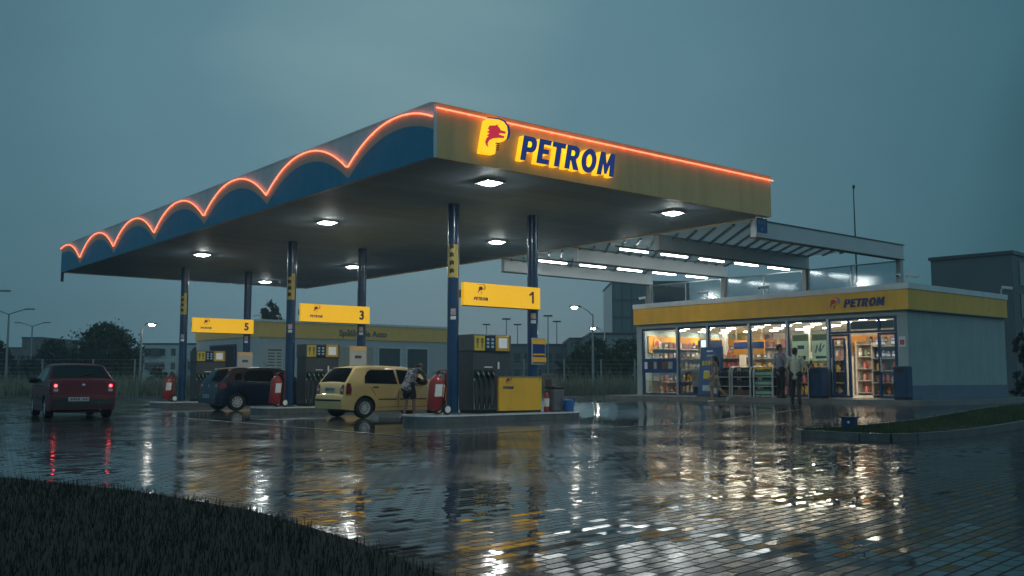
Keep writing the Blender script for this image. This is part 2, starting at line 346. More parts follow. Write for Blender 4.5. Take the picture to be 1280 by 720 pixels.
# grass island at the right
gi = [(15.62, 9.3), (15.8, 8.85), (16.3, 8.66), (21, 8.5), (30, 8.2), (30, 10.7), (20, 10.55), (16.9, 10.95), (16.1, 10.9), (15.7, 10.5)]
def inside(p, poly):
    c = False; j = len(poly)-1
    for i in range(len(poly)):
        if (poly[i][1] > p[1]) != (poly[j][1] > p[1]) and p[0] < (poly[j][0]-poly[i][0])*(p[1]-poly[i][1])/(poly[j][1]-poly[i][1])+poly[i][0]: c = not c
        j = i
    return c
km = MB()
dense = []
for i in range(len(gi)):
    p, q = gi[i], gi[(i+1) % len(gi)]; n = max(1, int(math.dist(p, q)/.5))
    dense += [(p[0]+(q[0]-p[0])*k/n, p[1]+(q[1]-p[1])*k/n) for k in range(n)]
for i in range(len(dense)):
    p, q = dense[i], dense[(i+1) % len(dense)]
    km.bar((*p, g(*p)+.06), (*q, g(*q)+.06), .12, .15)
tag(km.build('kerb', CONC), kind='structure')
gs = MB(); n = len(dense); cxm = sum(p[0] for p in dense)/n; cym = 9.6
gs.add([(x, y, g(x, y)+.10) for x, y in dense], [tuple(range(n))])
tag(gs.build('grass_island_soil', M('lawn_soil', (.018, .03, .012), .9, var=.4)), kind='structure')
GR2 = M('lawn_grass', (.035, .062, .018), .7, var=.4, scale=1)
pts = []
while len(pts) < 26000:
    x = 15.7+14*rnd.random()**1.5; y = rnd.uniform(8.2, 10.95)
    if inside((x, y), gi): pts.append((x, y, g(x, y)+.10))
tag(blades(pts, .075, .012).build('lawn', GR2), 'short dark green lawn on the kerbed island at right', 'grass', kind='stuff')
# grass verge in the lower left foreground
ve = [(-6, 25), (1.2, 14.8), (2.4, 11.54), (3.1, 9.2), (3.35, 7.32), (3.25, 5.64), (3.0, 4.0), (2, 1.5), (-6, 1)]
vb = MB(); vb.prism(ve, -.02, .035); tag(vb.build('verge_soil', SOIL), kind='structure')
pts = []
while len(pts) < 34000:
    x = rnd.uniform(-3, 3.4); y = rnd.uniform(2, 16)
    if inside((x, y), ve) and inside((x, y), [(-1.2, 2.5), (3.5, 2.5), (3.5, 16), (-3, 25)]): pts.append((x, y, .035))
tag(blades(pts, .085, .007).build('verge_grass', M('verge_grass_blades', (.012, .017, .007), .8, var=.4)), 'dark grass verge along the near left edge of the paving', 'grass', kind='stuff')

# ------------------------------------------------------------------ fuel canopy
CX0, CX1, CY0, CY1, ZB, ZT = 10.95, 22.36, 15.81, 43.33, 5.57, 6.72
can = thing('fuel_canopy', 'large flat yellow and blue fuel station canopy on six blue columns', 'canopy', (16.6, 29.5, 0))
def P_(mb, name, m, par=can, **k):   # parts given in world coordinates under an unrotated Empty
    o = mb.build(name, m, par, **k)
    root = par
    if par.type == 'EMPTY': o.location = -par.location
    return o
def soffit_mat():
    m = M('soffit_metal', (.47, .64, .78), .62, 0, var=.08, scale=.6); t = m.node_tree; p = t.nodes['Principled BSDF']
    geo = t.nodes.new('ShaderNodeNewGeometry'); wv = t.nodes.new('ShaderNodeTexBrick'); wv.inputs['Scale'].default_value = 1; wv.inputs['Brick Width'].default_value = 6.0; wv.inputs['Row Height'].default_value = .6
    wv.offset = .5; wv.inputs['Color1'].default_value = (.86, .86, .86, 1); wv.inputs['Color2'].default_value = (1, 1, 1, 1); wv.inputs['Mortar'].default_value = (.45, .45, .45, 1); wv.inputs['Mortar Size'].default_value = .008; wv.inputs['Mortar Smooth'].default_value = .3
    t.links.new(geo.outputs['Position'], wv.inputs[0]); b = t.nodes.new('ShaderNodeBump'); b.invert = True; b.inputs['Strength'].default_value = .5; b.inputs['Distance'].default_value = .01
    old = p.inputs['Base Color'].links[0].from_socket; mx = t.nodes.new('ShaderNodeMix'); mx.data_type = 'RGBA'; mx.blend_type = 'MULTIPLY'; mx.inputs['Factor'].default_value = 1
    t.links.new(old, mx.inputs['A']); t.links.new(wv.outputs['Color'], mx.inputs['B']); t.links.new(mx.outputs['Result'], p.inputs['Base Color'])
    t.links.new(wv.outputs['Fac'], b.inputs['Height']); t.links.new(b.outputs[0], p.inputs['Normal']); return m
P_(MB().box(CX0+.09, CX1-.09, CY0+.09, CY1-.09, ZB+.03, ZB+.1), 'soffit', soffit_mat())
P_(MB().box(CX0+.1, CX1-.1, CY0+.1, CY1-.1, ZT-.35, ZT-.25), 'roof_deck', GREY)
ff = P_(MB().box(CX0+.085, CX1, CY0, CY0+.085, ZB, ZT-.03), 'front_fascia', YELDK)
MBt = MB().box(CX0, CX1+.012, CY0-.012, CY0+.1, ZT-.028, ZT-.005)
MBt.build('edge_trim', YELDK, ff)
fn_ = MB().tube([(CX0+.03, CY0-.06, ZT-.13), (CX1+.03, CY0-.06, ZT-.13)], .017, 8); 
for k in range(20): fn_.box(CX0+.3+k*.58, CX0+.32+k*.58, CY0-.06, CY0-.002, ZT-.14, ZT-.12)
fn_.build('neon_tube', NEON, ff)
P_(MB().box(CX1-.085, CX1, CY0+.087, CY1, ZB, ZT), 'right_fascia', YELDK)
P_(MB().box(CX0+.085, CX1-.087, CY1-.085, CY1, ZB, ZT), 'rear_fascia', PALEG)
sf = P_(MB().box(CX0, CX0+.083, CY0, CY1, ZB, ZT-.03), 'side_fascia', PALEG)
PER = 4.255
def arcz(y, lo, hi):
    t = ((y-19.22) % PER)/PER*2-1; return lo+(hi-lo)*(1-abs(t)**2.1)
def band(lo0, hi0, lo1, hi1, x):
    ysb = frange(CY0+.002, CY1-.002, .09); vs = []; fs = []
    for y in ysb: vs += [(x, y, lo0(y)), (x, y, hi0(y))]
    for i in range(len(ysb)-1): fs.append((2*i, 2*i+1, 2*i+3, 2*i+2))
    return MB().add(vs, fs)
blue_top = lambda y: arcz(y, 5.67, 6.40)
tan_top = lambda y: arcz(y, 5.92, 6.685)
def slabband(lo, hi, x0, x1):
    ysb = frange(CY0+.002, CY1-.002, .09); mb = MB(); vs = []; fs = []
    for y in ysb: vs += [(x0, y, lo(y)), (x0, y, hi(y)), (x1, y, hi(y)), (x1, y, lo(y))]
    for i in range(len(ysb)-1):
        for k in range(4): fs.append((4*i+k, 4*i+(k+1)%4, 4*i+4+(k+1)%4, 4*i+4+k))
    fs += [(0,1,2,3), tuple(4*(len(ysb)-1)+k for k in (3,2,1,0))]
    return mb.add(vs, fs)
slabband(lambda y: ZB+.002, blue_top, CX0-.012, CX0-.001).build('blue_scallop', BLUESC, sf)
slabband(blue_top, tan_top, CX0-.014, CX0-.001).build('tan_band', TAN, sf)
nb = MB().tube([(CX0-.05, y, arcz(y, 5.92, 6.665)) for y in frange(CY0-.02, CY1+.02, .1)], .016, 8)
for k in range(40):
    y = CY0+.3+k*.68; z = arcz(y, 5.92, 6.665); nb.box(CX0-.05, CX0-.002, y-.01, y+.01, z-.01, z+.01)
nb.build('neon_tube', NEON, sf)
MB().box(CX0-.012, CX0+.1, CY0+.102, CY1, ZT-.028, ZT+.02).build('edge_trim', PALEG, sf)
P_(MB().tube([(CX0+.05, CY1-.02, ZB+.3), (CX0+.05, CY1-.02, 5.2)], .06, 10), 'downpipe', DKGREY)
# illuminated brand on the front fascia
em = emblem(front(12.05, CY0-.004, 5.80), .74, can, .17); em.location = -can.location
lets, _w = petrom(.555)
for pl in lets:
    o = put(shape_mesh([p for p in pl], .16), (lambda fn: (lambda u, v, q: fn(u, v, q+.08)))(front(13.1, CY0-.004, 5.80)), 'letter', LETY, can); o.location = -can.location
    put(shape_mesh(pl, .012), (lambda fn: (lambda u, v, q: fn(u, v, q+.172)))(front(13.1, CY0-.004, 5.80)), 'letter_face', NAVYL, o)
for (x, y) in ((13.4, 17.08), (19.7, 17.08), (13.25, 24.45), (19.45, 24.4), (13.25, 33.7), (19.35, 33.5), (19.25, 41.3)):
    fr = MB()
    for (a, b, c_, d) in ((-.26,-.20,-.26,.26), (.20,.26,-.26,.26), (-.20,.20,-.26,-.20), (-.20,.20,.20,.26)): fr.box(x+a, x+b, y+c_, y+d, ZB-.02, ZB+.028)
    fo = P_(fr, 'canopy_light', WHITEP)
    MB().add([(x-.2,y-.2,ZB+.02),(x+.2,y-.2,ZB+.02),(x+.2,y+.2,ZB+.02),(x-.2,y+.2,ZB+.02),(x-.13,y-.13,ZB-.05),(x+.13,y-.13,ZB-.05),(x+.13,y+.13,ZB-.05),(x-.13,y+.13,ZB-.05)],[(0,1,2,3),(4,7,6,5),(0,4,5,1),(1,5,6,2),(2,6,7,3),(3,7,4,0)]).build('lens', LAMP, fo)
STK = M('yellow_sticker', (.55, .42, .10), .4)
COLS = [(14.5, 20.0), (17.2, 20.0), (14.42, 28.95), (17.08, 28.95), (14.38, 38.3), (17.08, 38.3)]
for i, (x, y) in enumerate(COLS):
    co = P_(MB().lathe([(.15, .17), (.15, ZB+.03)], 24, (x, y, 0)), 'column', BLUE, smooth=True)
    MB().lathe([(.24, .20), (.24, .215), (.17, .235)], 20, (x, y, 0)).build('base_plate', DKGREY, co, smooth=True)
    if i % 2 == 0:
        th = R_(-128)   # the notice strip is bent on the side towards the approach
        ns = MB()
        for k in range(6):
            a0, a1 = th-1.0+k*.33, th-1.0+(k+1)*.33
            q = [(x+.154*math.cos(a), y+.154*math.sin(a)) for a in (a0, a1)]
            ns.mat(0).add([(*q[0], 3.68), (*q[1], 3.68), (*q[1], 4.54), (*q[0], 4.54)], [(0,1,2,3)])
        for r_ in range(4):
            for k in range(2):
                a0, a1 = th-.62+k*.38, th-.62+(k+1)*.38
                q = [(x+.157*math.cos(a), y+.157*math.sin(a)) for a in (a0, a1)]
                zc = 3.79+r_*.21; s0 = .03 if k else 0
                ns.mat(1).add([(*q[0], zc+s0), (*q[1], zc), (*q[1], zc+.11), (*q[0], zc+.13)], [(0,1,2,3)])
        ns.build('notice_strip', [STK, M('sticker_icon', (.03, .035, .03), .5)], co)
    sn = MB()
    for (z0, z1, mi) in ((2.72, 2.88, 0), (2.60, 2.69, 1)):
        for k in range(3):
            a0, a1 = R_(-150)+k*.3, R_(-150)+(k+1)*.3
            q = [(x+.154*math.cos(a), y+.154*math.sin(a)) for a in (a0, a1)]
            sn.mat(mi).add([(*q[0], z0), (*q[1], z0), (*q[1], z1), (*q[0], z1)], [(0,1,2,3)])
    sn.build('small_notice', [M('pale_red_notice', (.5, .36, .36), .5, var=.4, scale=14), WHITEP], co)

# ------------------------------------------------------------------ pump islands, signs and pumps
def island(y):
    x0, x1, y0, y1 = 13.2, 18.35, y-.78, y+.72
    pl = []
    for (cx, cy_, a0) in ((x1-.25, y0+.25, -90), (x1-.25, y1-.25, 0), (x0+.6, y1-.6, 90), (x0+.6, y0+.6, 180)):
        r = .25 if cx > 16 else .6
        pl += [(cx+r*math.cos(R_(a0+k*15)), cy_+r*math.sin(R_(a0+k*15))) for k in range(7)]
    return pl
ISL = ((20.0, 'nearest'), (28.95, 'middle'), (38.3, 'farthest'))
for (y, nm), nu in zip(ISL, '135'):
    t = thing('pump_island', f'{nm} raised concrete pump island, carrying the pump under sign {nu}', 'island', (15.7, y, 0), group='pump islands under the canopy')
    pl = island(y)
    MBk = MB().prism(pl, -.02, .19); P_(MBk, 'kerb_block', CONC, t)
    inn = [(15.7+(a-15.7)*1.004, y+(b-y)*1.012) for a, b in pl]
    P_(MB().prism(inn, .165, .20), 'steel_edge', M('pale_edge_trim', (.62, .64, .64), .3), t)
    P_(MB().prism([(15.7+(a-15.7)*.96, y+(b-y)*.9) for a, b in pl], .201, .206), 'island_top', M('island_concrete', (.20, .20, .20), .5, var=.2), t)
for (y, nm), nu in zip(ISL, '135'):
    s = thing('pump_number_sign', f'backlit yellow sign numbered {nu} hung between two blue columns', 'sign', (14.66, y-.25, 2.98), group='numbered pump signs')
    b = MB().box(0, 2.6, 0, .13, 0, .59).build('sign_box', SIGNY, s, bevel=.01)
    MB().box(.02, 2.58, .02, .11, -.02, -.001).build('sign_base', DKGREY, s)
    small_brand(front(.33, -.004, .14), .26, b)
    nm_ = shape_mesh([[(.12,0),(.12,.24),(.04,.19),(.02,.235),(.13,.32),(.185,.32),(.185,0)]], .006) if nu == '1' else text_mesh(nu, .42, .006, bold=.016)
    put(nm_, front(2.18, -.004, .15), 'number', DKGREY, b)
    MB().box(.0, .04, .131, .2, .2, .4).build('bracket', DKGREY, s); MB().box(2.4, 2.44, .131, .2, .2, .4).build('bracket', DKGREY, s)

def make_pump(nu, lab):
    p = thing('fuel_pump', lab, 'fuel pump', (14.87, 19.63, .206), group='fuel pumps on the islands')
    b = MB()
    b.box(0, 1.22, 0, .62, .08, 2.02).build('body', DKGREY, p, bevel=.015)
    MB().box(.03, 1.19, .03, .59, 0, .079).build('plinth', BLACK, p)
    # header with price panels
    h = MB().box(-.01, 1.23, -.03, .65, 1.60, 2.03).build('header', M('pump_header', (.09, .1, .1), .4), p, bevel=.01)
    MB().box(.02, .35, -.045, -.031, 1.61, 1.99).build('grade_panel', M('pump_yellow', (.55, .42, .06), .4), h)
    gl = MB()
    for k in range(2): MB().box(.07+k*.15, .15+k*.15, -.049, -.046, 1.80, 1.93).box(.09+k*.15, .13+k*.15, -.049, -.046, 1.68, 1.799).build('grade_print', M('mark_olive', (.16, .13, .04), .5), h)
    MB().box(.36, .69, -.045, -.031, 1.61, 1.99).build('price_display', M('display_dark', (.012, .02, .035), .2), h)
    for k in range(2):
        dd = MB()
        for r_ in range(3): dd.box(.41+k*.15, .49+k*.15, -.049, -.046, 1.68+r_*.095, 1.74+r_*.095)
        dd.build('price_readout', M('display_blue', (.2, .3, .4), .4, emit=(.25, .42, .55), es=.12), h)
    MB().box(.70, 1.16, -.06, -.031, 1.60, 2.01).build('card_terminal', M('terminal_yellow', (.55, .33, .05), .4), h, bevel=.02)
    MB().box(.79, 1.07, -.066, -.061, 1.68, 1.94).build('terminal_screen', M('terminal_screen', (.7, .7, .68), .3, emit=(.8, .85, .85), es=.12), h)
    MB().box(0.04, .70, -.02, -.001, .94, 1.12).build('nozzle_rack', BLACK, p)
    MB().box(.36, .62, -.016, -.001, 1.17, 1.20).build('label_strip', WHITEP, p)
    MB().box(.80, .85, -.018, -.001, 1.14, 1.32).build('card_slot', WHITEP, p)
    cols = [M('nozzle_green', (.01, .09, .04), .4), M('nozzle_teal', (.01, .10, .06), .4), BLACK, BLACK]
    for k in range(4):
        x = .10+k*.165
        nz_ = MB().bar((x-.03, -.09, 1.08), (x+.05, -.06, .86), .06, .05); nz_.bar((x-.045, -.075, 1.10), (x-.01, -.12, 1.02), .035, .035)
        n_ = nz_.build('nozzle', cols[k], p, bevel=.008)
        MB().bar((x-.045, -.122, 1.05), (x+.0, -.122, .98), .03, .012).build('nozzle_guard', WHITEP, n_)
        pts = [(x+.05, -.07, .86), (x+.06, -.1, .7), (x+.03, -.11, .4), (x+.0, -.1, .18), (x-.05, -.07, .12), (x-.07, -.05, .3), (x-.07, -.04, .6), (x-.06, -.02, .84)]
        MB().tube(pts, .016, 8).build('hose', BLACK, p, smooth=True)
        MB().box(x-.075, x-.045, -.012, -.001, .12, .9).build('hose_rail', METAL, p)
    return p
pump0 = make_pump('1', 'grey fuel pump with the yellow cabinet in plain view, under sign 1')
cab = MB().box(.80, 2.28, -.06, .55, .05, .93).build('cabinet', YEL, pump0, bevel=.012)
small_brand(front(.94, -.064, .62), .2, cab)
put(text_mesh('2', .1, .004), front(2.17, -.064, .83), 'small_number', DKGREY, cab)
MB().box(.82, 2.26, -.04, .53, 0, .049).build('cabinet_plinth', BLACK, pump0)
MB().box(.79, 2.29, -.07, .56, .931, .95).build('cabinet_lid', M('cabinet_lid', (.25, .25, .18), .4), pump0)
for y, lb in ((28.95, 'grey fuel pump under sign 3, partly behind the yellow hatchback'), (38.3, 'grey fuel pump under sign 5, partly behind the dark blue hatchback')):
    c = copy_tree(pump0); c.location = (14.80, y-.37, .206); c['label'] = lb

def trolley_ext(loc, rz, lab, lean=6):
    t = thing('wheeled_fire_extinguisher', lab, 'fire extinguisher', loc, rz, 'wheeled fire extinguishers by the columns')
    ln = math.tan(R_(lean))
    b = MB().lathe([(.05, .10), (.16, .115), (.18, .16), (.18, .80), (.165, .87), (.10, .95), (.05, .98)], 24)
    b.v = [(x+z*ln, y, z) for x, y, z in b.v]; o = b.build('cylinder', REDP, t, smooth=True)
    lm = MB()
    for k in range(6):
        a0, a1 = R_(-130)+k*.2, R_(-130)+(k+1)*.2
        q = [(.183*math.cos(a), .183*math.sin(a)) for a in (a0, a1)]
        lm.add([(q[0][0]+.45*ln, q[0][1], .45), (q[1][0]+.45*ln, q[1][1], .45), (q[1][0]+.75*ln, q[1][1], .75), (q[0][0]+.75*ln, q[0][1], .75)], [(0,1,2,3)])
    lm.build('paper_label', WHITEP, o)
    MB().tube([(.11, 0, .97), (.11, 0, 1.06)], .03, 8).tube([(.03, 0, 1.04), (.2, 0, 1.09)], .018, 6).build('valve', DKGREY, t)
    MB().tube([(.15, -.02, 1.05), (.30, -.05, 1.0), (.34, -.04, .7), (.30, -.02, .35), (.27, 0, .2)], .018, 8).build('hose', BLACK, t, smooth=True)
    fr = MB()
    for s in (-.15, .15): fr.tube([(.25, s, .14), (.30, s, .7), (.26, s, 1.1)], .015, 6)
    fr.tube([(.26, -.15, 1.1), (.26, .15, 1.1)], .015, 6).tube([(.0, 0, .04), (.25, 0, .14)], .02, 6); fr.build('trolley_frame', REDP, t)
    for s in (-.2, .2):
        wh = MB().lathe([(.05, s-.03), (.12, s-.03), (.13, s-.02), (.13, s+.02), (.12, s+.03), (.05, s+.03)], 20, (.27, 0, .13), 'y').build('wheel', BLACK, t, smooth=True)
        MB().lathe([(.01, s-.036), (.085, s-.034), (.085, s+.034), (.01, s+.036)], 16, (.27, 0, .13), 'y').build('hub', WHITEP, wh)
    return t
trolley_ext((13.72, 19.72, .206), 0, 'wheeled red fire extinguisher with white label beside the nearest column')
trolley_ext((13.72, 28.6, .206), R_(12), 'wheeled red fire extinguisher by the middle island, before the blue car')
trolley_ext((13.66, 38.0, .206), R_(-4), 'wheeled red fire extinguisher by the farthest column at left')

# small things at the right end of the nearest island
e_ = thing('fire_extinguisher', 'small red fire extinguisher standing between yellow cabinet and grey bin', 'fire extinguisher', (17.36, 19.62, .206))
o = MB().lathe([(.05, 0), (.075, .01), (.075, .42), (.04, .49), (.02, .52)], 16).build('cylinder', REDP, e_, smooth=True)
MB().lathe([(.077, .14), (.077, .36)], 16).build('paper_label', WHITEP, o)
MB().bar((-.05, 0, .54), (.08, -.02, .57), .03, .03).build('handle', BLACK, e_)
bn = thing('litter_bin', 'grey bin with black lid rim beside blue watering can on the island', 'bin', (17.72, 19.68, .206))
MB().box(-.2, .2, -.18, .18, 0, .62).build('body', M('bin_grey', (.11, .11, .115), .5), bn, bevel=.04)
MB().box(-.21, .21, -.19, .19, .621, .66).build('lid', BLACK, bn, bevel=.01)
MB().box(-.2, -.05, -.1, .18, .661, .88).build('towel_box', M('towel_box', (.12, .10, .10), .5), bn, bevel=.01)
wc = thing('watering_can', 'blue plastic watering can on the end of the nearest island', 'watering can', (18.02, 19.45, .206))
MB().lathe([(.12, 0), (.14, .01), (.125, .30), (.09, .32)], 18).build('body', M('can_blue', (.02, .10, .30), .35), wc, smooth=True)
MB().tube([(-.1, 0, .1), (-.2, 0, .25), (-.27, 0, .33)], [.03, .022, .018], 8).build('spout', M('can_blue', (.02, .10, .30)), wc)
MB().tube([(.05, 0, .32), (.15, 0, .36), (.22, 0, .28), (.2, 0, .14), (.13, 0, .08)], .014, 8).build('handle', M('can_blue', (.02, .10, .30)), wc, smooth=True)
ps = thing('column_notice_board', 'framed blue notice board with yellow bands on the nearest right column', 'notice board', (17.0, 19.79, 1.48))
MB().box(0, .48, 0, .04, 0, .72).build('frame', METAL, ps)
MB().box(.03, .45, -.012, -.001, .03, .69).build('blue_face', NAVY, ps)
bm_ = MB(); bm_.box(-.01, .49, -.024, -.0125, .55, .69); bm_.box(.03, .45, -.02, -.0125, .25, .29); bm_.box(-.01, .49, -.024, -.0125, .06, .2); bm_.build('yellow_band', YEL, ps)
PAPER = M('poster_paper', (.55, .53, .48), .6, var=.05)
for x, y, lb in ((16.52, 28.74, 'white poster board with yellow header on the middle island column'), (16.6, 38.08, 'white poster board with yellow header on the farthest island column')):
    q = thing('poster_board', lb, 'poster', (x, y, 1.35), group='poster boards on the columns')
    MB().box(0, .66, 0, .04, 0, .86).build('board', PAPER, q)
    MB().box(.0, .66, -.008, -.001, .70, .86).build('header', YELDK, q)
    t_ = MB(); t_.box(.2, .46, -.006, -.001, .44, .54); t_.box(.08, .3, -.006, -.001, .14, .2); t_.box(.36, .6, -.006, -.001, .1, .16); t_.build('print', DKGREY, q)
bs = thing('hanging_sign', 'small blue square sign hung under the right corner of the yellow fascia', 'sign', (21.83, CY0+.12, 5.12))
MB().box(0, .5, 0, .04, 0, .4).build('plate', M('sign_blue', (.01, .09, .25), .4), bs)
t_ = MB()
for k in range(3): t_.box(.08+k*.12, .15+k*.12, -.005, -.001, .24, .34)
t_.box(.21, .29, -.005, -.001, .06, .14); t_.build('marks', M('sign_pale', (.16, .28, .38), .5), bs)
MB().box(.08, .11, .01, .03, .401, .5).box(.39, .42, .01, .03, .401, .5).build('hanger', METAL, bs)


# ------------------------------------------------------------------ cars
def lerp_tab(tab, x):
    if x <= tab[0][0]: return tab[0][1]
    for (a, b), (c_, d) in zip(tab, tab[1:]):
        if x <= c_: return b+(d-b)*(x-a)/(c_-a)
    return tab[-1][1]
CARGLASS = M('car_glass', (.006, .008, .010), .04, var=.05, spec=.6)
TRIM = M('car_black_trim', (.012, .012, .013), .5)
TAIL = M('tail_lamp_red', (.16, .008, .012), .15, coat=.5)
TAILC = M('tail_lamp_clear', (.45, .38, .36), .15, coat=.5)
PLATE = M('number_plate', (.42, .46, .48), .4); PLATED = M('plate_marks', (.09, .10, .12), .5)
RIM = M('wheel_alloy', (.62, .63, .63), .35, .15)
def make_car(name, label, S, paint, loc, heading, group=None, tail_lit=None):
    t = thing(name, label, 'car', loc, heading, group)
    W = S['W']; top = S['top']; L_ = S['L']; belt = S['belt']; R = S['r']; xr, xf = S['axles']
    plan = lambda x: W*lerp_tab(S['plan'], x)
    ztop = lambda x: lerp_tab(top, x)
    zbot = lambda x: lerp_tab([(0, .26), (.5, .2), (L_-.6, .19), (L_, .26)], x)
    def wd(x, z):
        w0 = plan(x); b = lerp_tab(belt, x)
        lo = w0*(1-.10*max(0, (.50-z)/.5)**1.5)
        if z <= b: return lo-.012*max(0, (z-.7))
        return lo - (z-b)*S.get('tum', .30) - .012*(b-.7)
    xs_ = sorted(set([round(L_*i/56, 4) for i in range(57)] + [a for a, _ in top]))
    vs = []; ring = []
    NS, NC, NT = 9, 4, 5
    crown = .025
    for x in xs_:
        zt, zb_ = ztop(x), zbot(x); rc = min(.075, (zt-zb_)*.3); side = []
        for k in range(NS): z = zb_+(zt-rc-zb_)*k/(NS-1); side.append((wd(x, z), z))
        wt = wd(x, zt-rc)
        for k in range(1, NC+1):
            a = math.pi/2*k/NC; side.append((wt-rc*.9*(1-math.cos(a)), zt-rc+rc*math.sin(a)))
        w2 = side[-1][0]
        for k in range(1, NT): y = w2*(1-k/NT); side.append((y, zt+crown*(1-(y/w2)**2)))
        full = [(x, -y, z) for y, z in side] + [(x, 0, zt+crown)] + [(x, y, z) for y, z in reversed(side)]
        n = len(full); vs += full
    mb = MB(); fs = []
    for i in range(len(xs_)-1):
        for k in range(n): fs.append((i*n+k, i*n+(k+1)%n, (i+1)*n+(k+1)%n, (i+1)*n+k))
    fs += [tuple(range(n))[::-1], tuple((len(xs_)-1)*n+k for k in range(n))]
    mb.add(vs, fs); body = mb.build('body', [paint, TRIM], t)
    cm = MB()
    for xa in (xr, xf):
        for s in (-1, 1):
            y0, y1 = sorted((s*(W-.26), s*(W+.15))); cm.lathe([(R+.05, y0), (R+.05, y1)], 32, (xa, 0, R), 'y')
    cut = cm.build('cutter', TRIM, t)
    bo = body.modifiers.new('b', 'BOOLEAN'); bo.operation = 'DIFFERENCE'; bo.object = cut; bo.solver = 'EXACT'
    me = evaluated(body); body.modifiers.clear(); body.data = me; bpy.data.objects.remove(cut)
    me.shade_smooth(); me.set_sharp_from_angle(angle=R_(32)); me.name = 'body'
    def side_poly(poly, off, s):   # (x,z) outline laid on the flank
        dn = []
        for (a, b), (c_, d) in zip(poly, poly[1:]+poly[:1]):
            k_ = max(1, int(math.dist((a, b), (c_, d))/.12)); dn += [(a+(c_-a)*k/k_, b+(d-b)*k/k_) for k in range(k_)]
        return [(x, s*(wd(x, z)+off), z) for x, z in dn]
    def side_part(nm, polys, m, parent=body, off=.006, sides=(-1, 1)):
        for s in sides:
            q = MB()
            for pl in polys: P = side_poly(pl, off, s); q.add(P, [tuple(range(len(P)))])
            q.build(nm, m, parent)
    rear = [(z, x) for x, z in S['rear']]
    xrz = lambda z: lerp_tab(rear, z)
    def rear_part(nm, polys, m, parent=body, off=.008):
        q = MB()
        for pl in polys:
            dn = []
            for (a, b), (c_, d) in zip(pl, pl[1:]+pl[:1]):
                k_ = max(1, int(abs(d-b)/.08)); dn += [(a+(c_-a)*k/k_, b+(d-b)*k/k_) for k in range(k_)]
            P = [(xrz(z)-off, y, z) for y, z in dn]; q.add(P, [tuple(range(len(P)))])
        return q.build(nm, m, parent)
    def over(nm, x0, x1, mg0, mg1, m, off=.008):  # glass lying on the sloping top surface
        q = MB(); vs = []; nx, ny = 8, 8
        for i in range(nx+1):
            x = x0+(x1-x0)*i/nx; zt = ztop(x); wt = wd(x, zt-.07)-.06; mg = mg0+(mg1-mg0)*i/nx
            for j in range(ny+1):
                y = (wt-mg)*(2*j/ny-1); vs.append((x, y, zt+crown*(1-(y/wt)**2)+off))
        fs = [(i*(ny+1)+j, i*(ny+1)+j+1, (i+1)*(ny+1)+j+1, (i+1)*(ny+1)+j) for i in range(nx) for j in range(ny)]
        q.add(vs, fs).build(nm, m, body, smooth=True)
    for pl in S['windows']:
        mx_, mz_ = sum(a for a, b in pl)/len(pl), sum(b for a, b in pl)/len(pl)
        big = [(mx_+(a-mx_)*(1+.05), mz_+(b-mz_)*1.09) for a, b in pl]
        side_part('window_rubber', [big], TRIM, off=.003); side_part('side_window', [pl], CARGLASS, off=.006)
    x0_, x1_ = S['rearglass'][0], S['rearglass'][1]
    MB().bar((x0_+.03, .02, ztop(x0_+.03)+.05), (x0_+.14, -.34, ztop(x0_+.14)+.045), .02, .014).build('rear_wiper', TRIM, body)
    MB().tube([(S['windscreen'][0]-.25, 0, ztop(S['windscreen'][0]-.25)+.02), (S['windscreen'][0]-.5, 0, ztop(1.6)+.22)], .006, 6).build('aerial', TRIM, body)
    over('rear_window', *S['rearglass'], CARGLASS); over('windscreen', *S['windscreen'], CARGLASS)
    ln = []
    for a, b in S['seams']:
        d = Vector((b[0]-a[0], b[1]-a[1])).normalized()*.006; ln.append([(a[0]-d.y, a[1]+d.x), (b[0]-d.y, b[1]+d.x), (b[0]+d.y, b[1]-d.x), (a[0]+d.y, a[1]-d.x)])
    side_part('door_seam', ln, TRIM, off=.003)
    side_part('door_moulding', S['moulding'], S.get('mould_mat', TRIM), off=.012)
    for s in (-1, 1):
        for (hx, hz) in S['handles']:
            MB().box(hx-.09, hx+.09, s*(wd(hx, hz)+.03)-.012, s*(wd(hx, hz)+.03)+.012, hz-.018, hz+.018).build('door_handle', S.get('handle_mat', TRIM), body, bevel=.006)
        mx = S['mirror'][0]; mz = S['mirror'][1]; yy = s*(wd(mx, mz)+.10)
        MB().lathe([(.03, -.11), (.085, -.08), (.095, 0), (.085, .08), (.03, .11)], 12, (mx, yy, mz), 'y').build('wing_mirror', S.get('mirror_mat', TRIM), body, smooth=True)
    for s in (-1, 1):
        q = MB()
        for pl in S['tail_side']: P = side_poly(pl, .008, s); q.add(P, [tuple(range(len(P)))])
        for pl in S['tail_rear']:
            P = [(xrz(z)-.010, s*y, z) for y, z in pl]; q.add(P, [tuple(range(len(P)))])
        tl = q.build('tail_light', TAIL, body)
        if S.get('tail_clear'):
            q = MB(); P = [(xrz(z)-.014, s*y, z) for y, z in S['tail_clear']]; q.add(P, [tuple(range(len(P)))])
            q.build('reverse_lens', TAILC, tl)
        if tail_lit:
            (y, z) = S['lit']; q = MB().lathe([(.002, -.028), (.03, -.022), (.045, 0)], 12, (xrz(z), s*y, z), 'x').build('lit_bulb', tail_lit, tl)
    for nm, pl, m in S['rear_parts']: rear_part(nm, pl, m, off=.012)
    py, pz = S['plate']
    pt = MB().box(xrz(pz)-.03, xrz(pz)-.013, py-.26, py+.26, pz-.055, pz+.055).build('number_plate', PLATE, body)
    q = MB()
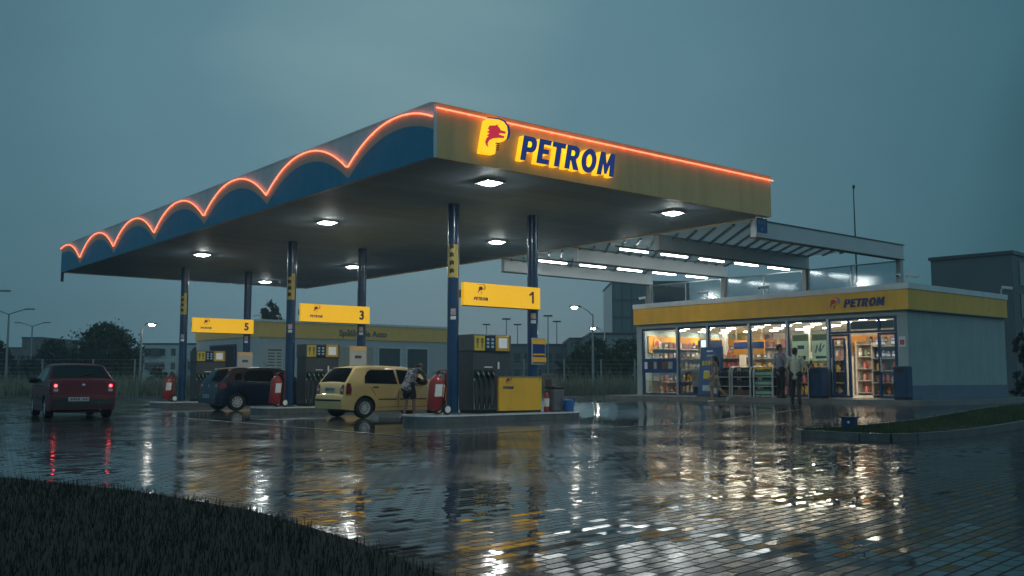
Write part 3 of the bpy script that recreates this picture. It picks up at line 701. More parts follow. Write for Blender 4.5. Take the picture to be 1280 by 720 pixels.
    for k in range(7):
        if k == 2: q.build('plate_print', PLATED, pt); q = MB(); continue
        q.box(xrz(pz)-.033, xrz(pz)-.0305, py-.21+k*.062, py-.17+k*.062, pz-.03, pz+.03)
    q.build('plate_print', PLATED, pt)
    # front lamps, kept simple: two lenses on the nose
    for s in (-1, 1):
        fz = ztop(L_-.12)-.12
        MB().lathe([(.02, .0), (.1, -.02), (.11, -.06)], 14, (L_-.02, s*W*.62, fz), 'x').build('headlight', WHITEP, body)
    # wheels
    wm = MB().lathe([(R*.62, -.10), (R*.9, -.105), (R*.985, -.08), (R, -.04), (R, .04), (R*.985, .08), (R*.9, .105), (R*.62, .10), (R*.60, 0), (R*.62, -.10)], 32, (0,0,0), 'y', False)
    first = wm.build('wheel', BLACK, t, smooth=True)
    rm = MB(); rm.lathe([(R*.50, -.06), (R*.66, -.098), (R*.70, -.10), (R*.70, -.07)], 32, (0,0,0), 'y', False); rm.lathe([(.02, -.09), (R*.16, -.088), (R*.17, -.06)], 16, (0,0,0), 'y')
    for k in range(S['spokes']):
        a = 2*math.pi*k/S['spokes']; ca, sa = math.cos(a), math.sin(a)
        rm.bar((ca*R*.12, -.080, sa*R*.12), (ca*R*.66, -.088, sa*R*.66), .022, S['spoke_w'])
    rm.build('rim', RIM, first, smooth=True)
    MB().lathe([(.02, -.045), (R*.62, -.045), (R*.62, -.03)], 24, (0,0,0), 'y').build('brake_shadow', TRIM, first)
    k = 0
    for xa in (xr, xf):
        for s in (-1, 1):
            o = first if k == 0 else copy_tree(first, t); k += 1
            o.location = (xa, s*(W-.125), R); o.rotation_euler = (0, rnd.uniform(0, 1), 0 if s < 0 else math.pi)
    MB().box(.35, L_-.35, -(W-.3), W-.3, .17, .3).build('underbody', TRIM, t)
    for s in S.get('exhaust', []): MB().tube([(.02, s, .26), (.3, s, .26)], .025, 8).build('exhaust_pipe', METAL, t)
    return t
HATCH_TOP = [(0, .60), (.025, .64), (.05, .66), (.09, .92), (.12, .96), (.42, 1.36), (.52, 1.405), (.75, 1.43), (1.5, 1.445), (2.1, 1.43), (2.35, 1.395), (3.05, .985), (3.15, .96), (3.6, .885), (3.8, .80), (3.92, .66), (3.96, .5)]
FABIA = dict(L=3.96, W=.83, r=.29, axles=(.70, 3.16), top=HATCH_TOP, spokes=14, spoke_w=.022,
    plan=[(0, .88), (.08, .93), (.3, .985), (.9, 1.0), (3.0, 1.0), (3.5, .96), (3.85, .86), (3.96, .78)],
    belt=[(0, .93), (3.96, .90)], tum=.42, rear=[(0, .3), (.001, .60), (.05, .67), (.088, .92), (.12, .96), (.42, 1.36)],
    windows=[[(.70, .975), (.74, 1.15), (.84, 1.28), (.95, 1.325), (1.70, 1.335), (1.73, .955)], [(1.84, .955), (1.82, 1.335), (2.20, 1.315), (2.76, 1.0), (2.72, .955)]],
    rearglass=(.135, .43, .06, .03), windscreen=(2.38, 3.02, .02, .03),
    seams=[((1.785, .30), (1.785, 1.35)), ((1.04, .62), (.80, .95)), ((1.1, .30), (2.8, .30)), ((2.92, .32), (2.96, .9)), ((.10, .64), (.42, .64))],
    moulding=[[(1.12, .50), (1.74, .50), (1.74, .535), (1.12, .535)], [(1.83, .50), (2.76, .50), (2.76, .535), (1.83, .535)]],
    handles=[(1.02, .86), (2.0, .85)], mirror=(2.62, 1.0),
    tail_side=[[(.10, .66), (.25, .66), (.27, .80), (.24, .96), (.15, .98), (.12, .93)]], tail_rear=[[(.56, .665), (.735, .665), (.72, .93), (.62, .93), (.55, .80)]],
    tail_clear=[(.60, .75), (.71, .75), (.70, .82), (.60, .82)], lit=(.64, .8),
    rear_parts=[('bumper_strip', [[(-.70, .47), (.70, .47), (.70, .52), (-.70, .52)]], TRIM), ('tailgate_seam', [[(-.54, .66), (.54, .66), (.54, .672), (-.54, .672)]], TRIM), ('badge', [ell(0, .90, .035, .018, 12)], METAL)],
    plate=(0, .79))
FABIA['rear'] = [(0.0, .30), (.0005, .60), (.05, .66), (.09, .92), (.12, .96), (.42, 1.36)]
YELP = M('pale_yellow_car_paint', (.66, .46, .185), .3, var=.03, scale=1, coat=.6)
FABIA['mould_mat'] = M('moulding_dark', (.05, .045, .03), .5)
make_car('yellow_hatchback', 'pale yellow hatchback at the pumps with a person leaning against it', FABIA, YELP, (13.16, 24.05, .004), R_(1))
GOLF = dict(FABIA); GOLF_TOP = [(0, .56), (.02, .62), (.05, .64), (.10, .93), (.14, .98), (.48, 1.38), (.58, 1.44), (.85, 1.475), (1.6, 1.485), (2.25, 1.465), (2.5, 1.42), (3.2, 1.0), (3.35, .97), (3.8, .88), (4.05, .78), (4.17, .66), (4.2, .5)]
GOLF.update(L=4.2, W=.88, r=.31, axles=(.74, 3.32), top=GOLF_TOP, spokes=9, spoke_w=.055,
    plan=[(0, .86), (.08, .92), (.3, .98), (.9, 1.0), (3.2, 1.0), (3.7, .96), (4.1, .86), (4.2, .76)], belt=[(0, .97), (4.2, .93)],
    rear=[(0.0, .30), (.0005, .56), (.05, .64), (.10, .93), (.14, .98), (.48, 1.38)],
    windows=[[(.98, 1.02), (1.0, 1.20), (1.14, 1.36), (1.25, 1.385), (2.08, 1.385), (2.10, 1.0)], [(2.18, 1.0), (2.17, 1.38), (2.42, 1.34), (2.95, 1.03), (2.90, 1.0)], [(.62, 1.05), (.74, 1.28), (.92, 1.3), (.90, 1.05)]],
    rearglass=(.16, .50, .06, .03), windscreen=(2.52, 3.16, .02, .03),
    seams=[((2.14, .30), (2.14, .96)), ((1.08, .66), (1.12, 1.0)), ((1.1, .30), (3.0, .30)), ((3.04, .32), (3.08, .94))],
    moulding=[[(1.2, .50), (2.1, .50), (2.1, .53), (1.2, .53)], [(2.18, .50), (2.98, .50), (2.98, .53), (2.18, .53)]],
    handles=[(1.35, .88), (2.34, .87)], mirror=(2.78, 1.04),
    tail_side=[[(.10, .74), (.34, .78), (.36, .90), (.30, .98), (.16, .98), (.12, .93)]], tail_rear=[[(.45, .80), (.78, .76), (.75, .94), (.56, .96), (.46, .90)]],
    tail_clear=[(.58, .84), (.68, .84), (.68, .90), (.58, .90)],
    rear_parts=[('bumper_seam', [[(-.70, .63), (.70, .63), (.70, .645), (-.70, .645)]], TRIM), ('badge', [ell(0, .86, .045, .045, 12)], METAL)], plate=(0, .50))
DKB = M('dark_blue_car_paint', (.004, .011, .036), .25, var=.05, coat=.25, spec=.4)
GOLF['mould_mat'] = DKB; GOLF['handle_mat'] = DKB; GOLF['mirror_mat'] = DKB
make_car('dark_blue_hatchback', 'dark blue five door hatchback parked between the two farther pumps', GOLF, DKB, (12.98, 32.25, .004), R_(0))
SEDAN_TOP = [(0, .60), (.02, .64), (.04, .66), (.07, .98), (.12, 1.03), (.42, 1.06), (.50, 1.075), (1.05, 1.44), (1.2, 1.485), (1.7, 1.505), (2.3, 1.49), (2.55, 1.44), (3.25, 1.0), (3.4, .97), (3.95, .87), (4.15, .77), (4.22, .6), (4.25, .5)]
LOGAN = dict(FABIA); LOGAN.update(L=4.25, W=.87, r=.30, axles=(.86, 3.49), top=SEDAN_TOP, spokes=7, spoke_w=.05,
    plan=[(0, .90), (.08, .95), (.3, .985), (.9, 1.0), (3.2, 1.0), (3.8, .96), (4.15, .86), (4.25, .76)], belt=[(0, 1.0), (4.25, .94)], tum=.44,
    rear=[(0.0, .30), (.0005, .60), (.04, .66), (.07, .98), (.12, 1.03), (.42, 1.06)],
    windows=[[(.95, 1.08), (1.16, 1.34), (1.3, 1.40), (2.05, 1.41), (2.07, 1.0), (1.0, 1.02)], [(2.15, 1.0), (2.14, 1.405), (2.42, 1.37), (3.02, 1.03), (2.98, 1.0)]],
    rearglass=(.54, 1.06, .03, .02), windscreen=(2.57, 3.2, .02, .03),
    seams=[((2.11, .30), (2.11, .98)), ((1.18, .70), (1.15, 1.0)), ((1.15, .30), (3.1, .30))], moulding=[[(1.3, .52), (2.07, .52), (2.07, .57), (1.3, .57)], [(2.15, .52), (3.1, .52), (3.1, .57), (2.15, .57)]],
    handles=[(1.4, .90), (2.35, .90)], mirror=(2.88, 1.06),
    tail_side=[[(.07, .74), (.20, .76), (.22, .98), (.09, .98)]], tail_rear=[[(.60, .72), (.765, .72), (.765, .985), (.62, .985)]], tail_clear=[(.63, .75), (.74, .75), (.74, .82), (.63, .82)], lit=(.69, .90),
    rear_parts=[('bumper', [[(-.755, .32), (.755, .32), (.765, .63), (-.765, .63)]], TRIM), ('boot_seam', [[(-.6, .665), (.6, .665), (.6, .68), (-.6, .68)]], TRIM), ('badge', [ell(0, .93, .045, .03, 12)], METAL)], plate=(.12, .54), exhaust=[-.45])
REDCAR = M('dark_red_car_paint', (.11, .007, .016), .35, var=.05, coat=.12, spec=.3)
BRAKE = M('lit_tail_lamp', (.5, .02, .02), .3, emit=(1, .04, .05), es=9)
LOGAN['mould_mat'] = TRIM
th = R_(83.5); cx, cy_ = 7.78, 28.45      # middle of the rear axle
make_car('dark_red_sedan', 'dark red sedan with glowing tail lights driving away at left', LOGAN, REDCAR, (cx-.86*math.cos(th), cy_-.86*math.sin(th), .004), th, tail_lit=BRAKE)
FARRED = M('far_red_car_paint', (.20, .02, .03), .35)
FARS = dict(GOLF); FARS['mould_mat'] = FARRED
make_car('parked_car', 'small red car parked beyond the tall grass, the left one of the two', FARS, FARRED, (47.2, 54.6, 0), R_(-40), 'red cars parked beyond the grass')
make_car('parked_car', 'small red car parked beyond the tall grass, the right one, nearer the shrubs', FARS, FARRED, (48.6, 52.9, 0), R_(-38), 'red cars parked beyond the grass')

# ------------------------------------------------------------------ people
def fuse(name, caps, m, parent=None, voxel=.012, smooth=3):
    bm = bmesh.new()
    for cpt in caps:
        a, b, ra, rb = Vector(cpt[0]), Vector(cpt[1]), cpt[2], cpt[3]; fl = cpt[4] if len(cpt) > 4 else 1
        k = 7
        for i in range(k+1):
            t_ = i/k; c_ = a.lerp(b, t_); r = ra+(rb-ra)*t_
            mtx = Matrix.Translation(c_) @ (Matrix.Diagonal((fl, 1, 1, 1)))
            bmesh.ops.create_icosphere(bm, subdivisions=2, radius=r, matrix=mtx)
    me = bpy.data.meshes.new(name); bm.to_mesh(me); bm.free()
    o = bpy.data.objects.new('tmp', me); C.objects.link(o)
    r = o.modifiers.new('r', 'REMESH'); r.mode = 'VOXEL'; r.voxel_size = voxel
    s = o.modifiers.new('s', 'SMOOTH'); s.iterations = smooth; s.factor = .5
    m2 = evaluated(o); bpy.data.objects.remove(o); m2.shade_smooth(); m2.materials.clear(); m2.materials.append(m); m2.name = name
    return link(name, m2, parent)
SKIN = M('skin', (.33, .19, .13), .55, var=.06); SKIND = M('skin_tanned', (.24, .13, .09), .55, var=.06)
HAIR = M('dark_hair', (.012, .010, .009), .5, var=.3, scale=40)
def hand(caps, wrist, d, n_):   # palm, four curled fingers, a thumb; d = along the hand, n_ = palm side
    w_, d, n_ = Vector(wrist), Vector(d).normalized(), Vector(n_).normalized(); s = d.cross(n_)
    caps.append((w_, w_+d*.085, .026, .03, 1))
    for k, (o, ln) in enumerate(((-.03, .065), (-.01, .078), (.01, .072), (.03, .055))):
        b = w_+d*.09+s*o; m_ = b+d*ln*.55+n_*.006; e_ = m_+d*ln*.35+n_*ln*.45
        caps += [(b, m_, .0095, .009), (m_, e_, .009, .0075)]
    b = w_+d*.03-s*.03; caps += [(b, b+d*.04-s*.025+n_*.012, .012, .010), (b+d*.04-s*.025+n_*.012, b+d*.065-s*.022+n_*.035, .010, .008)]
def head(caps, hc, fwd, up=Vector((0,0,1))):
    hc, fwd = Vector(hc), Vector(fwd).normalized(); s = up.cross(fwd).normalized()
    caps += [(hc-up*.0+fwd*-.012, hc+up*.035-fwd*.01, .083, .085), (hc-up*.06+fwd*.02, hc-up*.085+fwd*.035, .058, .045),
             (hc+fwd*.085-up*.005, hc+fwd*.10-up*.03, .012, .017), (hc+fwd*.085-up*.062, hc+fwd*.082-up*.066, .018, .016)]
    for q in (-1, 1): caps += [(hc+s*q*.083-fwd*.005+up*.01, hc+s*q*.083-fwd*.005-up*.035, .017, .012), (hc+fwd*.074+s*q*.033+up*.018, hc+fwd*.074+s*q*.035+up*.018, .014, .014)]
def face_bits(parent, hc, fwd, up=Vector((0,0,1))):
    hc, fwd = Vector(hc), Vector(fwd).normalized(); s = up.cross(fwd).normalized()
    q = MB()
    for k in (-1, 1):
        c_ = hc+fwd*.088+s*k*.034+up*.014; q.lathe([(.001, -.008), (.008, -.005), (.009, 0), (.008, .005), (.001, .008)], 8, c_)
    q.build('eyes', HAIR, parent, smooth=True)
def walker(label, loc, rz, J, clothes, skin=SKIN, hair='short', shoe=BLACK, shoe_h=None):
    """J: joints in metres, +X ahead. clothes: list of (name, capsule list, material)."""
    t = thing('person', label, 'person', loc, rz)
    V = {k: Vector(v) for k, v in J.items() if k != 'tilt'}; caps = []
    caps += [(V['pelvis'], V['chest'], .125, .135, .8), (V['chest'], V['neck']-Vector((0,0,.07)), .125, .075, .8), (V['neck']-Vector((0,0,.06)), V['head']-(V['head']-V['neck'])*.4, .055, .05)]
    for s in 'LR':
        caps += [(V['chest']*.25+V['sh'+s]*.75, V['sh'+s], .06, .052), (V['sh'+s], V['el'+s], .047, .038), (V['el'+s], V['wr'+s], .037, .026)]
        hand(caps, V['wr'+s], V['wr'+s]-V['el'+s]+Vector((.0,0,-.02)), V.get('palm'+s, Vector((0, 1 if s == 'R' else -1, 0))))
        caps += [(V['hip'+s], V['kn'+s], .082, .055), (V['kn'+s], V['kn'+s].lerp(V['an'+s], .35), .054, .055), (V['kn'+s].lerp(V['an'+s], .35), V['an'+s], .055, .037)]
        f = V.get('toe'+s, V['an'+s]+Vector((.15, 0, -.055))); caps += [(V['an'+s], V['an'+s]+Vector((-.035, 0, -.045)), .036, .034), (V['an'+s]+Vector((-.02, 0, -.045)), f, .036, .026)]
    fw = V.get('look', Vector((1,0,0))); up = (V['head']-V['neck']).normalized() if 'tilt' in J else Vector((0,0,1))
    head(caps, V['head'], fw, up)
    b = fuse('body', caps, skin, t, .0095, 2)
    face_bits(b, V['head'], fw, up)
    hc = V['head']; fw = fw.normalized()
    hcap = [(hc+up*.03-fw*.02, hc+up*.05-fw*.015, .092, .088), (hc-up*.02-fw*.045, hc-up*.05-fw*.05, .068, .055)]
    if hair == 'tail': hcap += [(hc-fw*.1+up*.02, hc-fw*.15-up*.12, .05, .04), (hc-fw*.15-up*.12, hc-fw*.14-up*.28, .045, .02)]
    fuse('hair', hcap, HAIR, b, .01, 2)
    for nm, cl, m in clothes(V): fuse(nm, cl, m, b, .012, 3)
    for s in 'LR':
        a = V['an'+s]; f = V.get('toe'+s, a+Vector((.15, 0, -.055)))
        d = (f-a); fuse('shoe', [(a+Vector((-.035, 0, -.045)), a+Vector((-.01, 0, -.04)), .042, .044), (a+Vector((-.02, 0, -.05)), f, .044, .034)] + ([(a, a+Vector((0,0,.05)), .046, .048)] if shoe_h else []), shoe, b, .010, 2)
    return t
def top_caps(V, r=.15, sleeve=.5, hem=.0):
    cl = [(V['pelvis']+(V['chest']-V['pelvis'])*hem, V['chest'], r*.98, r*1.04, .82), (V['chest'], V['neck']-Vector((0,0,.06)), r*.98, .075, .82)]
    for s in 'LR':
        cl += [(V['chest']*.3+V['sh'+s]*.7, V['sh'+s], .075, .066), (V['sh'+s], V['sh'+s].lerp(V['el'+s], sleeve*1.9 if sleeve < .53 else 1), .062, .06)]
        if sleeve > .53: cl.append((V['el'+s], V['el'+s].lerp(V['wr'+s], .8), .056, .045))
    return cl
def leg_caps(V, frac=1.0, r=.1):
    cl = [(V['hipL'], V['hipR'], .125, .125), (V['pelvis'], V['pelvis']+(V['chest']-V['pelvis'])*.2, .14, .135, .85)]
    for s in 'LR':
        if frac >= 1: cl += [(V['hip'+s], V['kn'+s], r, .078), (V['kn'+s], V['an'+s]+Vector((0,0,.02)), .075, .062)]
        else: cl += [(V['hip'+s], V['hip'+s].lerp(V['kn'+s], frac), r*1.05, r*.98)]
    return cl
STAND = dict(pelvis=(0,0,.93), chest=(.0,0,1.24), neck=(-.01,0,1.47), head=(.01,0,1.60), hipL=(0,.09,.90), hipR=(0,-.09,.90), shL=(-.01,.19,1.40), shR=(-.01,-.19,1.40))
j = dict(STAND); j.update(knL=(.10,.12,.49), anL=(.13,.15,.09), knR=(-.04,-.11,.48), anR=(-.16,-.13,.09), elL=(.05,.27,1.13), wrL=(.22,.20,1.00), elR=(.02,-.27,1.13), wrR=(.2,-.20,.99), look=(.9,-.4,-.1))
SHIRT1 = M('pale_shirt_cloth', (.42, .42, .33), .8, var=.1, scale=20, bump=.3)
DENIM = M('dark_trouser_cloth', (.018, .022, .032), .8, var=.25, scale=20, bump=.3)
walker('man in a pale shirt and dark trousers standing nearest the camera before the racks', (25.72, 17.45, g(25.7, 17.4)), R_(20), j,
       lambda V: [('shirt', top_caps(V, .155, .5, -.25), SHIRT1), ('trousers', leg_caps(V), DENIM)])
j2 = dict(STAND); j2.update(knL=(.02,.10,.48), anL=(0,.12,.09), knR=(.03,-.10,.48), anR=(.0,-.11,.09), elL=(-.02,.26,1.12), wrL=(.12,.2,.93), elR=(.06,-.26,1.14), wrR=(.24,-.14,1.08), look=(.7,-.7,-.15))
SHIRT2 = M('grey_shirt_cloth', (.20, .21, .26), .8, var=.12, scale=20, bump=.3)
walker('man in a grey shirt and dark trousers standing close to the bottle racks', (26.3, 18.42, .48), R_(-20), j2,
       lambda V: [('shirt', top_caps(V, .15, .5, -.25), SHIRT2), ('trousers', leg_caps(V), M('black_trouser_cloth', (.012, .013, .018), .8, var=.2))])
def scaled(J, k): return {n: (tuple(c*k for c in v) if n != 'tilt' else v) for n, v in J.items()}
j3 = dict(STAND); j3.update(knL=(.10,.09,.50), anL=(.06,.09,.09), knR=(-.13,-.08,.52), anR=(-.46,-.09,.21), toeR=(-.42,-.09,.07), elL=(-.08,.23,1.13), wrL=(.05,.25,.92), elR=(.02,-.24,1.14), wrR=(.18,-.2,.98), look=(1,0,-.15))
walker('woman with dark ponytail, grey top and khaki shorts walking past the shop window', (25.35, 20.30, g(25.3, 20.3)), R_(115), scaled(j3, .885),
       lambda V: [('top', top_caps(V, .14, .12, 0), M('grey_brown_top', (.14, .12, .12), .8, var=.2)), ('shorts', leg_caps(V, .75, .1), M('khaki_cloth', (.27, .25, .18), .8, var=.1))],
       hair='tail', shoe=M('pale_shoe', (.4, .36, .3), .6))
# person bending towards the car
def plaid():
    m = M('patterned_shirt_cloth', (.30, .30, .30), .8, var=.1); t_ = m.node_tree; p = t_.nodes['Principled BSDF']
    tc_ = t_.nodes.new('ShaderNodeTexCoord'); vo = t_.nodes.new('ShaderNodeTexNoise'); vo.inputs['Scale'].default_value = 7; vo.inputs['Detail'].default_value = 2; vo.inputs['Distortion'].default_value = 1.5
    t_.links.new(tc_.outputs['Object'], vo.inputs[0]); r = t_.nodes.new('ShaderNodeValToRGB'); r.color_ramp.interpolation = 'CONSTANT'; t_.links.new(vo.outputs[0], r.inputs[0])
    el = r.color_ramp.elements; el[0].color = (.03, .04, .055, 1); el[1].position = .46; el[1].color = (.10, .13, .16, 1); x = el.new(.53); x.color = (.40, .38, .36, 1); x = el.new(.6); x.color = (.16, .13, .12, 1)
    t_.links.new(r.outputs[0], p.inputs['Base Color']); return m
j4 = dict(pelvis=(-.06,0,.96), chest=(.14,0,1.22), neck=(.36,0,1.40), head=(.50,.0,1.42), hipL=(-.05,.09,.92), hipR=(-.05,-.09,.92), shL=(.27,.19,1.34), shR=(.27,-.19,1.34),
          knL=(.02,.11,.50), anL=(-.06,.12,.09), knR=(.06,-.11,.50), anR=(.04,-.13,.09), elL=(.42,.26,1.12), wrL=(.58,.22,.99), elR=(.44,-.25,1.10), wrR=(.62,-.16,1.02), look=(.7,.0,-.7), tilt=1)
walker('person in patterned shirt and dark shorts bending towards the yellow hatchback', (14.98, 22.72, .004), R_(22), j4,
       lambda V: [('shirt', top_caps(V, .17, .52, -.45), plaid()), ('shorts', leg_caps(V, .72, .105), M('black_shorts', (.016, .016, .02), .8))], skin=SKIND, shoe=M('pale_trainer', (.35, .30, .25), .6))

# ------------------------------------------------------------------ shop
SX0, SX1, SY0, SY1, SB, SR = 27.1, 33.54, 14.5, 25.4, .48, 3.93
shop = thing('shop_building', 'white flat roofed shop with yellow fascia and wide lit glass front', 'shop', (30, 20, 0))
def S_(mb, name, m, par=None, **k):
    o = mb.build(name, m, par or shop, **k)
    if par is None: o.location = -shop.location
    return o
# raised pavement round the shop
pv = MB(); pl = [(26.18, 26.2), (26.18, 13.75), (26.4, 13.5), (34.6, 13.5), (34.6, 26.2)]
pv.prism(pl, -.1, SB); tag(pv.build('shop_pavement', M('pavement_concrete', (.16, .165, .165), .35, var=.2, scale=3)), kind='structure')
S_(MB().box(SX0+.02, SX1, SY0+.02, SY1-.02, SB+.001, SB+.02), 'floor', M('shop_floor_tiles', (.40, .37, .33), .25, var=.08))
wl = MB().box(SX0+.0, SX1, SY0, SY0+.18, SB+.42, SR-.2); so_ = S_(wl, 'side_wall', WHITE)
MB().box(SX0-.012, SX1+.01, SY0-.012, SY0+.18, SB+.001, SB+.419).build('plinth', PLINTH, so_)
S_(MB().box(SX0, SX0+.18, SY0+.181, SY0+.33, SB+.42, 3.0), 'corner_pier', WHITE)
S_(MB().box(SX1-.18, SX1, SY0+.181, SY1-.18, SB+.02, SR-.2), 'back_wall', M('shop_inner_wall', (.66, .60, .50), .6))
S_(MB().box(SX0, SX1, SY1-.18, SY1, SB+.02, SR-.2), 'end_wall', WHITE)
S_(MB().box(SX0+.05, SX1-.19, SY0+.19, SY1-.19, 2.98, 3.04), 'ceiling', M('shop_ceiling', (.72, .70, .64), .6))
S_(MB().box(SX0, SX1, SY0, SY1, SR-.199, SR-.03), 'roof', M('flat_roof_felt', (.12, .12, .12), .8))
S_(MB().box(SX0-.02, SX0+.17, SY0+.001, SY1, 2.985, 3.15), 'header', WHITE)
fa = S_(MB().box(SX0-.10, SX0-.021, SY0-.10, SY1+.06, 3.15, 3.76), 'fascia', YEL)
MB().box(SX0-.020, SX1+.02, SY0-.10, SY0-.005, 3.15, 3.76).build('side_fascia', YEL, fa)
MB().box(SX0-.13, SX0+.1, SY0-.13, SY1+.08, 3.761, SR).box(SX0+.101, SX1+.05, SY0-.13, SY0+.1, 3.761, SR).build('parapet_trim', PALEG, fa)
MB().box(SX0-.115, SX0-.02, SY0-.115, SY1+.07, 3.115, 3.149).box(SX0-.019, SX1+.02, SY0-.115, SY0-.004, 3.115, 3.149).build('drip_edge', DKGREY, fa)
emblem(west(SX0-.10, 17.02, 3.26), .36, fa, .03, lit=False)
lets, _w = petrom(.26)
put(shape_mesh([p for l in lets for p in l], .03), (lambda f: (lambda u, v, q: f(u, v, q+.015)))(west(SX0-.10, 16.5, 3.30)), 'lettering', NAVY, fa)
FRB = M('blue_window_frame', (.009, .055, .14), .35, var=.1)
MULL = [(25.14, 23.40), (23.40, 22.0), (22.0, 20.2), (20.2, 18.68), (18.68, 17.16)]
def frame_rect(y1, y0, z0, z1, x, wd=.07, dp=.09):
    q = MB(); q.box(x, x+dp, y1-wd, y1, z0, z1).box(x, x+dp, y0, y0+wd, z0, z1).box(x, x+dp, y0+wd, y1-wd, z0, z0+wd).box(x, x+dp, y0+wd, y1-wd, z1-wd, z1)
    return q
for a, b in MULL:
    f = S_(frame_rect(a-.002, b+.002, SB+.025, 2.98, SX0+.02), 'window', FRB)
    MB().box(SX0+.055, SX0+.063, b+.07, a-.07, SB+.09, 2.91).build('pane', GLASS, f)
for y in (23.4, 22.0, 20.2, 18.68, 17.16):
    S_(MB().box(SX0-.012, SX0+.019, y-.04, y+.04, SB+.03, 2.98), 'mullion', METAL)
S_(MB().box(SX0+.0, SX0+.15, 25.145, SY1-.181, SB+.02, 2.985), 'end_pier', WHITE)
S_(MB().box(SX0+.0, SX0+.1, SY0+.331, SY0+.36, SB+.02, 2.98), 'jamb', FRB)
# doors: a transom strip with two fixed lights, one leaf slid left, one leaf at right
f = S_(frame_rect(17.15, 14.87, 2.50, 2.98, SX0+.02), 'transom_window', FRB)
MB().box(SX0+.055, SX0+.063, 14.95, 17.08, 2.57, 2.91).build('pane', GLASS, f)
MB().box(SX0+.025, SX0+.1, 16.42, 16.50, 2.57, 2.91).box(SX0+.025, SX0+.1, 15.40, 15.48, 2.57, 2.91).build('transom_bar', FRB, f)
MB().box(SX0+.07, SX0+.09, 14.98, 16.40, 2.62, 2.86).build('dark_blind', M('dark_blind', (.02, .022, .03), .5), f)
for a, b, dx in ((17.15, 16.42, .0), (15.48, 14.87, 0)):
    f = S_(frame_rect(a, b, SB+.03, 2.49, SX0+.02+dx), 'door', FRB)
    MB().box(SX0+.055, SX0+.063, b+.07, a-.07, SB+.10, 2.42).build('pane', GLASS, f)
    MB().box(SX0-.03, SX0+.0, a-.12, a-.09, 1.3, 1.75).build('handle', METAL, f)
f = S_(frame_rect(16.98, 16.55, SB+.12, 2.36, SX0-.05, .05, .05), 'sliding_leaf', FRB)
# blue sign band in the first window
s = thing('window_sign', 'blue lightbox band with pictures across the first shop window at left', 'sign', (SX0-.03, 25.1, 1.33))
MB().box(0, .04, -1.68, 0, 0, .52).build('band', M('sign_band_blue', (.012, .05, .19), .35), s)
q = MB(); cols = [WHITEP, M('brown_print', (.14, .09, .07), .5), M('print_grey', (.3, .32, .33), .5), M('print_dark', (.03, .03, .04), .5)]
for y0, y1, k in ((.12,.26,0), (.34,.55,3), (.58,.72,2), (.8,1.0,3), (1.0,1.3,1), (1.3,1.5,2)): q.mat(k).box(-.006, -.001, -y1, -y0, .14, .40)
q.build('pictures', cols, s)
# posters in the fifth window
POSTER = bpy.data.materials.new('poster_film'); POSTER.use_nodes = True
_t = POSTER.node_tree; _t.nodes.clear(); _o = _t.nodes.new('ShaderNodeOutputMaterial'); _d = _t.nodes.new('ShaderNodeBsdfDiffuse'); _r = _t.nodes.new('ShaderNodeBsdfTranslucent'); _m = _t.nodes.new('ShaderNodeMixShader')
_d.inputs[0].default_value = (.6, .66, .6, 1); _r.inputs[0].default_value = (.6, .72, .62, 1); _t.links.new(_d.outputs[0], _m.inputs[1]); _t.links.new(_r.outputs[0], _m.inputs[2]); _t.links.new(_m.outputs[0], _o.inputs[0])
for y, lb in ((18.55, 'pale window poster with two small blue blocks, left of the pair'), (17.82, 'pale window poster with blue flourish, right of the pair')):
    p = thing('window_poster', lb, 'poster', (SX0+.10, y, 1.58), group='posters in the shop window')
    MB().box(0, .012, -.62, 0, 0, .98).build('sheet', POSTER, p)
    MB().box(-.006, -.001, -.6, -.02, .74, .94).build('header', M('poster_olive', (.36, .33, .08), .5), p)
    q = MB()
    if y > 18: q.box(-.006, -.001, -.45, -.2, .48, .6).box(-.006, -.001, -.5, -.22, .14, .26)
    else:
        q.tube([(-.004, -.14, .35), (-.004, -.2, .6), (-.004, -.26, .4), (-.004, -.34, .66), (-.004, -.3, .36), (-.004, -.46, .6)], .022, 6); q.box(-.006, -.001, -.52, -.14, .16, .24)
    q.build('print', NAVY, p); MB().box(-.006, -.001, -.6, -.02, .02, .08).build('footer', YEL, p)
dn = thing('wall_notice', 'small red and white notice on the shop wall beside the right door', 'notice', (SX0-.012, 14.78, 2.05))
MB().box(0, .01, -.2, 0, 0, .3).build('plate', WHITEP, dn); MB().box(-.005, -.001, -.17, -.03, .05, .2).build('red_mark', M('notice_red', (.4, .08, .08), .5), dn)
# interior
k = 0
for x in (27.75, 29.0, 30.3, 31.6):
    for y in frange(15.2, 24.8, 1.2):
        o = MB().lathe([(.15, 2.955), (.17, 2.979)], 14).build('shop_downlight', INTL)
        o.location = (x+rnd.uniform(-.1, .1), y, 0); tag(o, 'round lit downlight recessed in the white shop ceiling', 'ceiling light', 'downlights in the shop ceiling')
ORG = M('orange_band', (.62, .27, .02), .45, var=.08)
hb = thing('wall_sign', 'orange yellow wall band over the shelves at the back of the shop', 'sign', (SX1-.26, SY1-.2, 2.12))
b_ = MB().box(0, .06, -(SY1-SY0-.42), 0, 0, .6).build('band', ORG, hb)
MB().box(-.01, -.001, -4.2, -2.2, .06, .3).build('blue_strip', NAVY, b_)
small_brand(lambda u, v, q: (-.004-q, -.9-u, .1+v), .5, b_)
hb2 = thing('wall_sign', 'orange brand band on the end wall seen through the first shop window', 'sign', (27.5, SY1-.24, 2.08))
b_ = MB().box(0, 5.6, 0, .05, 0, .66).build('band', ORG, hb2)
emblem(front(.25, -.002, .12), .42, b_, .02, lit=False)
lets, _w = petrom(.24)
put(shape_mesh([p for l in lets for p in l], .01), (lambda f: (lambda u, v, q: f(u, v, q+.006)))(front(.85, -.002, .18)), 'lettering', NAVY, b_)
